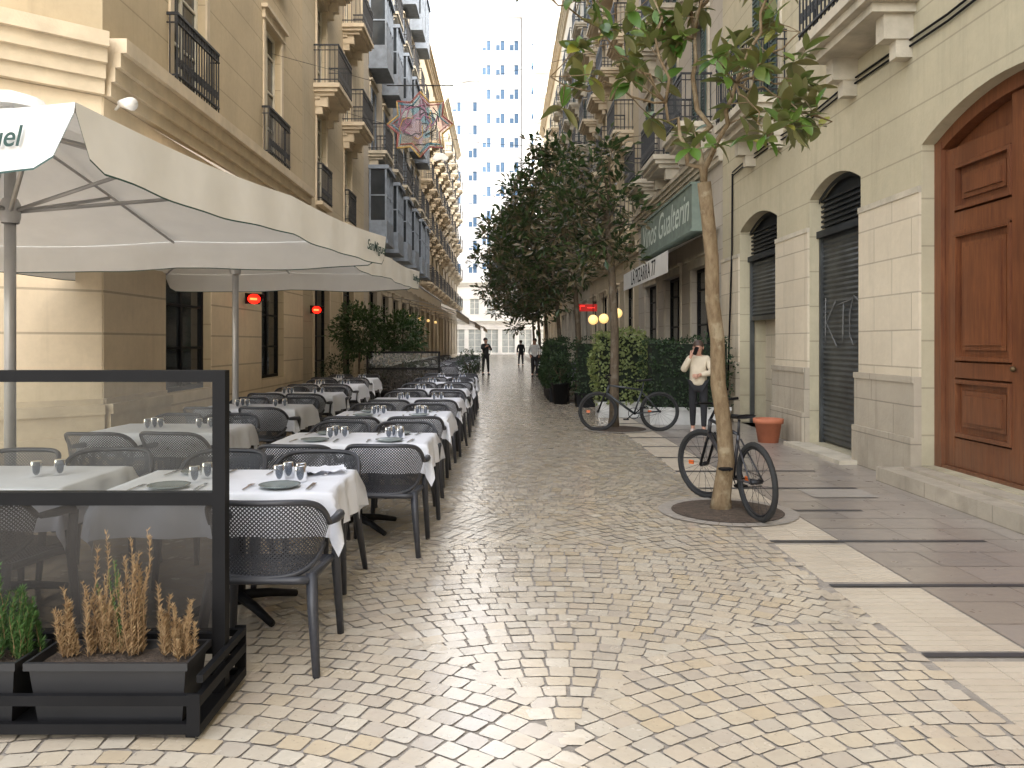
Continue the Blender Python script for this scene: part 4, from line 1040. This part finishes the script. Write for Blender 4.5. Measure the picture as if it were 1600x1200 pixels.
# ------------------------------------------------------------------ people
def skin(name,verts,edges,rad,mat,parent,sub=2,root=0):
    me=bpy.data.meshes.new(name); me.from_pydata(verts,edges,[])
    o=bpy.data.objects.new(name,me); COL.objects.link(o)
    md=o.modifiers.new('s','SKIN'); md.use_smooth_shade=True
    for i,r in enumerate(rad):
        sv=me.skin_vertices[0].data[i]; sv.radius=(r,r) if not isinstance(r,tuple) else r
        sv.use_root=(i==root)
    s=o.modifiers.new('u','SUBSURF'); s.levels=sub; s.render_levels=sub
    dg=bpy.context.evaluated_depsgraph_get(); dg.update()
    nm=bpy.data.meshes.new_from_object(o.evaluated_get(dg)); bpy.data.objects.remove(o)
    nm.materials.clear(); nm.materials.append(mat)
    for p in nm.polygons: p.use_smooth=True
    n=bpy.data.objects.new(name,nm); COL.objects.link(n); n.parent=parent
    return n
m_skin=M('skin',(.42,.23,.16),.55)
def person(loc,rot,label,top_c,leg_c,hair_c,armR,armL,scale=1,step=.08,longhair=True,shoe=(.7,.7,.7),loose=1.0):
    e=thing('person',label,'person',loc,rot); e.scale=(scale,)*3
    J={'pel':(0,0,.93),'sp':(0,-.01,1.1),'ch':(0,-.01,1.28),'nk':(0,0,1.42),'h0':(0,.015,1.5),'h1':(0,.02,1.57),'h2':(0,.01,1.63),
       'sl':(-.16,0,1.36),'sr':(.16,0,1.36),'el':armL[0],'wl':armL[1],'er':armR[0],'wr':armR[1],
       'hl':(-.09,0,.88),'hr':(.09,0,.88),'kl':(-.1,step*.5+.02,.49),'kr':(.1,-step*.5+.02,.49),'al':(-.1,step,.08),'ar':(.1,-step,.08),'tl':(-.11,step+.13,.03),'tr':(.12,-step+.13,.03)}
    rad=dict(pel=.13,sp=.115,ch=.125,nk=.05,h0=.068,h1=.085,h2=.072,sl=.055,sr=.055,el=.038,wl=.025,er=.038,wr=.025,hl=.085,hr=.085,kl=.055,kr=.055,al=.036,ar=.036,tl=.03,tr=.03)
    ed=[('pel','sp'),('sp','ch'),('ch','nk'),('nk','h0'),('h0','h1'),('h1','h2'),('ch','sl'),('ch','sr'),('sl','el'),('el','wl'),('sr','er'),('er','wr'),('pel','hl'),('pel','hr'),('hl','kl'),('kl','al'),('al','tl'),('hr','kr'),('kr','ar'),('ar','tr')]
    def hand(wk,ek,side):
        w_=Vector(J[wk]); d=(w_-Vector(J[ek])).normalized(); s=d.cross(Vector((0,1,.2))).normalized(); n=d.cross(s)
        pk='p'+side; J[pk]=tuple(w_+d*.07); rad[pk]=.026; ed.append((wk,pk))
        for i,(o,l) in enumerate(((-.028,.055),(-.01,.07),(.009,.066),(.027,.05))):
            a='f%s%d'%(side,i); J[a]=tuple(w_+d*(.085)+s*o); rad[a]=.0095; ed.append((pk,a)); c=a+'t'; J[c]=tuple(w_+d*(.085+l*.7)+s*o+n*.025); rad[c]=.007; ed.append((a,c))
        a='t'+side+'h'; J[a]=tuple(w_+d*.05+s*(-.045)+n*.01); rad[a]=.01; ed.append((wk,a)); J[a+'t']=tuple(w_+d*.09+s*(-.055)+n*.03); rad[a+'t']=.008; ed.append((a,a+'t'))
    hand('wl','el','L'); hand('wr','er','R')
    K=list(J); ix={k:i for i,k in enumerate(K)}
    skin('body',[J[k] for k in K],[(ix[a],ix[c]) for a,c in ed],[rad[k] for k in K],m_skin,e)
    def sub(name,keys,edges,rr,mat):
        ii={k:i for i,k in enumerate(keys)}
        skin(name,[J[k] for k in keys],[(ii[a],ii[c]) for a,c in edges],rr,mat,e)
    J['wl2']=tuple(Vector(J['el']).lerp(Vector(J['wl']),.9)); J['wr2']=tuple(Vector(J['er']).lerp(Vector(J['wr']),.9)); J['hem']=(0,0,.86); J['neck']=(0,0,1.4)
    L=loose
    sub('sweater',['ch','sp','pel','hem','neck','sl','el','wl2','sr','er','wr2'],[('ch','sp'),('sp','pel'),('pel','hem'),('ch','neck'),('ch','sl'),('sl','el'),('el','wl2'),('ch','sr'),('sr','er'),('er','wr2')],[.15*L,.15*L,.16*L,.155*L,.065,.075*L,.06*L,.045*L,.075*L,.06*L,.045*L],M('sweater_cloth',top_c,.9,0,.08,8,.3,30))
    J['cl']=(-.1,step*.98,.12);J['cr']=(.1,-step*.98,.12)
    sub('trousers',['pel','hl','kl','cl','hr','kr','cr'],[('pel','hl'),('hl','kl'),('kl','cl'),('pel','hr'),('hr','kr'),('kr','cr')],[.14,.098,.068,.05,.098,.068,.05],M('trouser_cloth',leg_c,.9))
    for sx,q in((-1,'l'),(1,'r')):
        a=J['a'+q]; b=MB(); b.ell((a[0],a[1]+.06,.045),(.045,.13,.045),12,8); b.box(a[0]-.042,a[0]+.042,a[1]-.06,a[1]+.16,0,.022); b.obj('shoe',M('shoe_leather',shoe,.5),e)
    hm=M('hair',hair_c,.6,0,.3,30)
    b=MB(); b.ell((0,-.02,1.615),(.098,.105,.1),14,10)
    if longhair: b.ell((0,-.065,1.53),(.085,.055,.12),12,8)
    b.obj('hair',hm,e)
    f=MB(); 
    for sx in(-1,1): f.ell((sx*.034,.098,1.585),(.012,.007,.007),8,6)
    f.obj('eyes',m_black,e)
    f=MB(); f.ell((0,.108,1.56),(.012,.018,.022),8,6); 
    for sx in(-1,1): f.ell((sx*.088,.01,1.57),(.012,.02,.03),8,6)
    f.obj('nose_and_ears',m_skin,e)
    f=MB(); f.ell((0,.094,1.52),(.024,.008,.007),8,6); f.obj('mouth',M('lips',(.4,.12,.1),.5),e)
    return e
person((3.33,13.6,0),math.radians(165),'person in cream sweater and black trousers holding phone to face',(.52,.45,.34),(.015,.015,.018),(.05,.03,.02),((.27,.08,1.14),(.12,.17,1.42)),((-.25,.08,1.12),(-.02,.19,1.08)),.93,.1,True,(.6,.5,.45),1.08)
ph=MB(); ph.box(-.035,.035,-.005,.005,-.07,.07); o=top(ph.obj('mobile_phone',m_black),'black mobile phone held to the face','phone'); o.location=(3.24,13.4,1.41); o.rotation_euler=(.2,.3,.3)
person((-.8,38,0),math.radians(200),'person in black clothes standing in the street with raised arms',(.02,.02,.02),(.02,.02,.02),(.03,.02,.02),((.22,.12,1.2),(.08,.3,1.3)),((-.24,.1,1.15),(-.1,.3,1.2)),1.04,.1,False,(.03,.03,.03))
person((1.2,52,0),math.radians(10),'person in dark jacket standing beside the terrace tables',(.03,.03,.04),(.03,.03,.04),(.04,.03,.02),((.24,.0,1.1),(.23,.05,.86)),((-.24,0,1.1),(-.23,.05,.86)),1.0,.18,False,(.03,.03,.03))
person((1.45,36,0),math.radians(180),'waiter in white shirt and dark apron beside a table',(.7,.7,.7),(.03,.03,.035),(.04,.03,.02),((.24,.0,1.1),(.2,.15,.95)),((-.24,0,1.1),(-.2,.15,.95)),1.02,.08,False,(.03,.03,.03))
# ------------------------------------------------------------------ small street things
m_glow=M('glowing_element',(.8,.03,.01),.5,0,.3,20,emit=2.2,ecol=(1,.012,.006))
m_glowh=M('hot_element',(1,.3,.1),.5,emit=5,ecol=(1,.12,.03))
def heater(y,z=2.42):
    e=thing('patio_heater','glowing red electric heater fixed to the wall','heater',(-5.17,y,z),-.75,'red wall heaters')
    b=MB(); b.box(0,.22,-.02,.02,-.02,.02); b.add([(.2,-.16,.12),(.2,.16,.12),(.36,.2,.09),(.36,-.2,.09),(.2,-.16,-.1),(.2,.16,-.1)],[(0,1,2,3),(0,4,5,1),(0,3,4),(1,5,2)]); b.obj('housing',m_black,e)
    b=MB(); b.lathe([(0.0,.0),(.09,.01),(.125,.05)],n=20)
    b.v=[(.225+p[2],p[0]*1.15,p[1]*.8) for p in b.v]; b.obj('reflector',m_glow,e)
    b=MB(); b.tube([(.25,-.07,.0),(.25,.07,.0)],.022,8); b.obj('element',m_glowh,e)
heater(16.2); heater(21.6)
m_globe=M('warm_globe',(1,.7,.3),.5,emit=1.1,ecol=(1,.62,.22))
def globe(x,y,z,r=.11):
    e=thing('globe_lamp','round yellow glowing globe lamp over the terrace','lamp',(x,y,z),0,'yellow globe lamps')
    b=MB(); b.ell((0,0,0),(r,r,r),16,10); b.obj('globe',m_globe,e)
    b=MB(); b.tube([(0,0,r),(0,0,r+.5)],.01,5); b.obj('cord',m_black,e)
globe(2.2,19.4,2.1,.12); globe(2.47,19.5,2.13,.12); globe(2.88,20,2.28,.12)
for i in range(4): globe(-4.3+.1*i,37+3.6*i,2.75,.08)
e=thing('neon_sign','small red lit sign above the terrace','sign',(2.6,24.5,2.5)); b=MB(); b.box(-.3,.3,-.02,.02,0,.22); b.obj('board',M('dark_red_board',(.1,.01,.01),.6,emit=.35,ecol=(1,.03,.02)),e)
b=MB(); b.tube([(-.22,-.04,.06),(-.22,-.04,.16),(-.08,-.04,.16)],.012,5); b.tube([(0,-.04,.11),(.22,-.04,.11)],.012,5); b.obj('tube',M('red_neon',(1,.05,.03),.5,emit=2,ecol=(1,.04,.03)),e)
e=thing('floodlight','small white floodlight on the corner cornice','lamp',(-5.1,10.55,4.62)); b=MB(); b.tube([(0,0,0),(.12,-.1,.05),(.2,-.18,.0)],.02,6); b.tube([(.12,-.1,.05),(.3,-.27,.0),(.36,-.32,-.02)],[.05,.075,.085],12); b.obj('housing',m_white,e)
e=thing('hanging_star_sign','open eight pointed coloured star frame hanging over the street','sign',(-1.85,18,6.45))
def starmat():
    t=NT('stained_panel'); co=t.n('TexCoord').outputs['Object']
    v=t.n('TexVoronoi',{'Vector':co,'Scale':4.6}); cr=t.n('ValToRGB',{0:t.n('SeparateColor',{0:v.outputs['Color']}).outputs[0]}); cr.color_ramp.interpolation='CONSTANT'; el_=cr.color_ramp.elements
    el_[0].color=(.12,.3,.4,1); el_[1].color=(.5,.35,.18,1); el_[1].position=.85
    for p,c in((.2,(.4,.2,.26)),(.38,(.5,.45,.38)),(.55,(.15,.35,.38)),(.7,(.5,.3,.3))): k=el_.new(p); k.color=(*c,1)
    c=cr.outputs[0]; p=t.n('BsdfPrincipled',{'Base Color':c,'Roughness':.4}); tl=t.n('BsdfTransparent',{'Color':t.mix(.6,c,(1,1,1))}); mx=t.n('MixShader',{0:.7}); t.set(mx.inputs[1],p.outputs[0]); t.set(mx.inputs[2],tl.outputs[0]); return t.fin(mx.outputs[0])
b=MB(); pts=[]
for k in range(16):
    a=math.pi/8*k+math.pi/2; r=.74 if k%2==0 else .54; pts.append((r*math.cos(a),0,r*math.sin(a)))
vs=[(0,-.005,0)]+[(p[0]*.97,-.005,p[2]*.97) for p in pts]; b.add(vs,[(0,1+k,1+(k+1)%16) for k in range(16)]); b.obj('panel',starmat(),e)
mc=[M('red_paint',(.26,.08,.07),.5),M('yellow_paint',(.4,.26,.08),.5),M('teal_paint',(.06,.2,.25),.5),M('black_lead',(.02,.02,.02),.5),M('pink_paint',(.3,.12,.2),.5)]
b=MB()
for k in range(16): b.tube([pts[k],pts[(k+1)%16]],.02,6,(k//2)%2)
for k in range(16):
    p,q=pts[k],pts[(k+1)%16]; b.tube([(p[0]*.86,-.02,p[2]*.86),(q[0]*.86,-.02,q[2]*.86)],.013,5,2 if k%4<2 else 0)
b.obj('frame',mc,e)
b=MB(); rs=random.Random(5)
for k in range(16):
    a=rs.uniform(0,6.28); r0=rs.uniform(.05,.4); p=[(r0*math.cos(a),-.022,r0*math.sin(a))]
    for i in range(5):
        a+=rs.uniform(.15,.5)*(1 if k%2 else -1); r0=max(.05,min(.48,r0+rs.uniform(-.05,.12))); p.append((r0*math.cos(a),-.022,r0*math.sin(a)))
    b.tube(p,.012,5,rs.choice([2,3,3,4,1]))
b.obj('tracery',mc,e)
b=MB(); b.tube([(-.3,0,.62),(-.3,0,.88)],.006,4); b.tube([(.3,0,.62),(.3,0,.88)],.006,4); b.tube([(-.75,0,.88),(.75,0,.88)],.014,6); b.tube([(-3.35,0,1.6),(-.7,0,.88)],.005,4); b.tube([(6.4,0,2.2),(.7,0,.88)],.005,4); b.obj('bracket',m_iron,e)
b=MB(); b.ell((.45,-.01,-.72),(.15,.015,.08)); b.ell((.36,-.01,-.76),(.09,.014,.06)); b.ell((.55,-.01,-.76),(.09,.013,.06)); b.obj('tag',m_white,e)
for i,(y,za,zb) in enumerate(((12,8.3,8.8),(24,8.6,8.0),(33,9.5,9),(47,10,11))):
    b=MB(); b.tube([(-5.2+9.8*t/12,y+.8*t/12,za+(zb-za)*t/12-.7*math.sin(math.pi*t/12)) for t in range(13)],.007,4); top(b.obj('overhead_wire',m_black),'thin black wire strung between the facades','wire','overhead wires')
print('faces',sum(len(o.data.polygons) for o in bpy.data.objects if o.type=='MESH'))
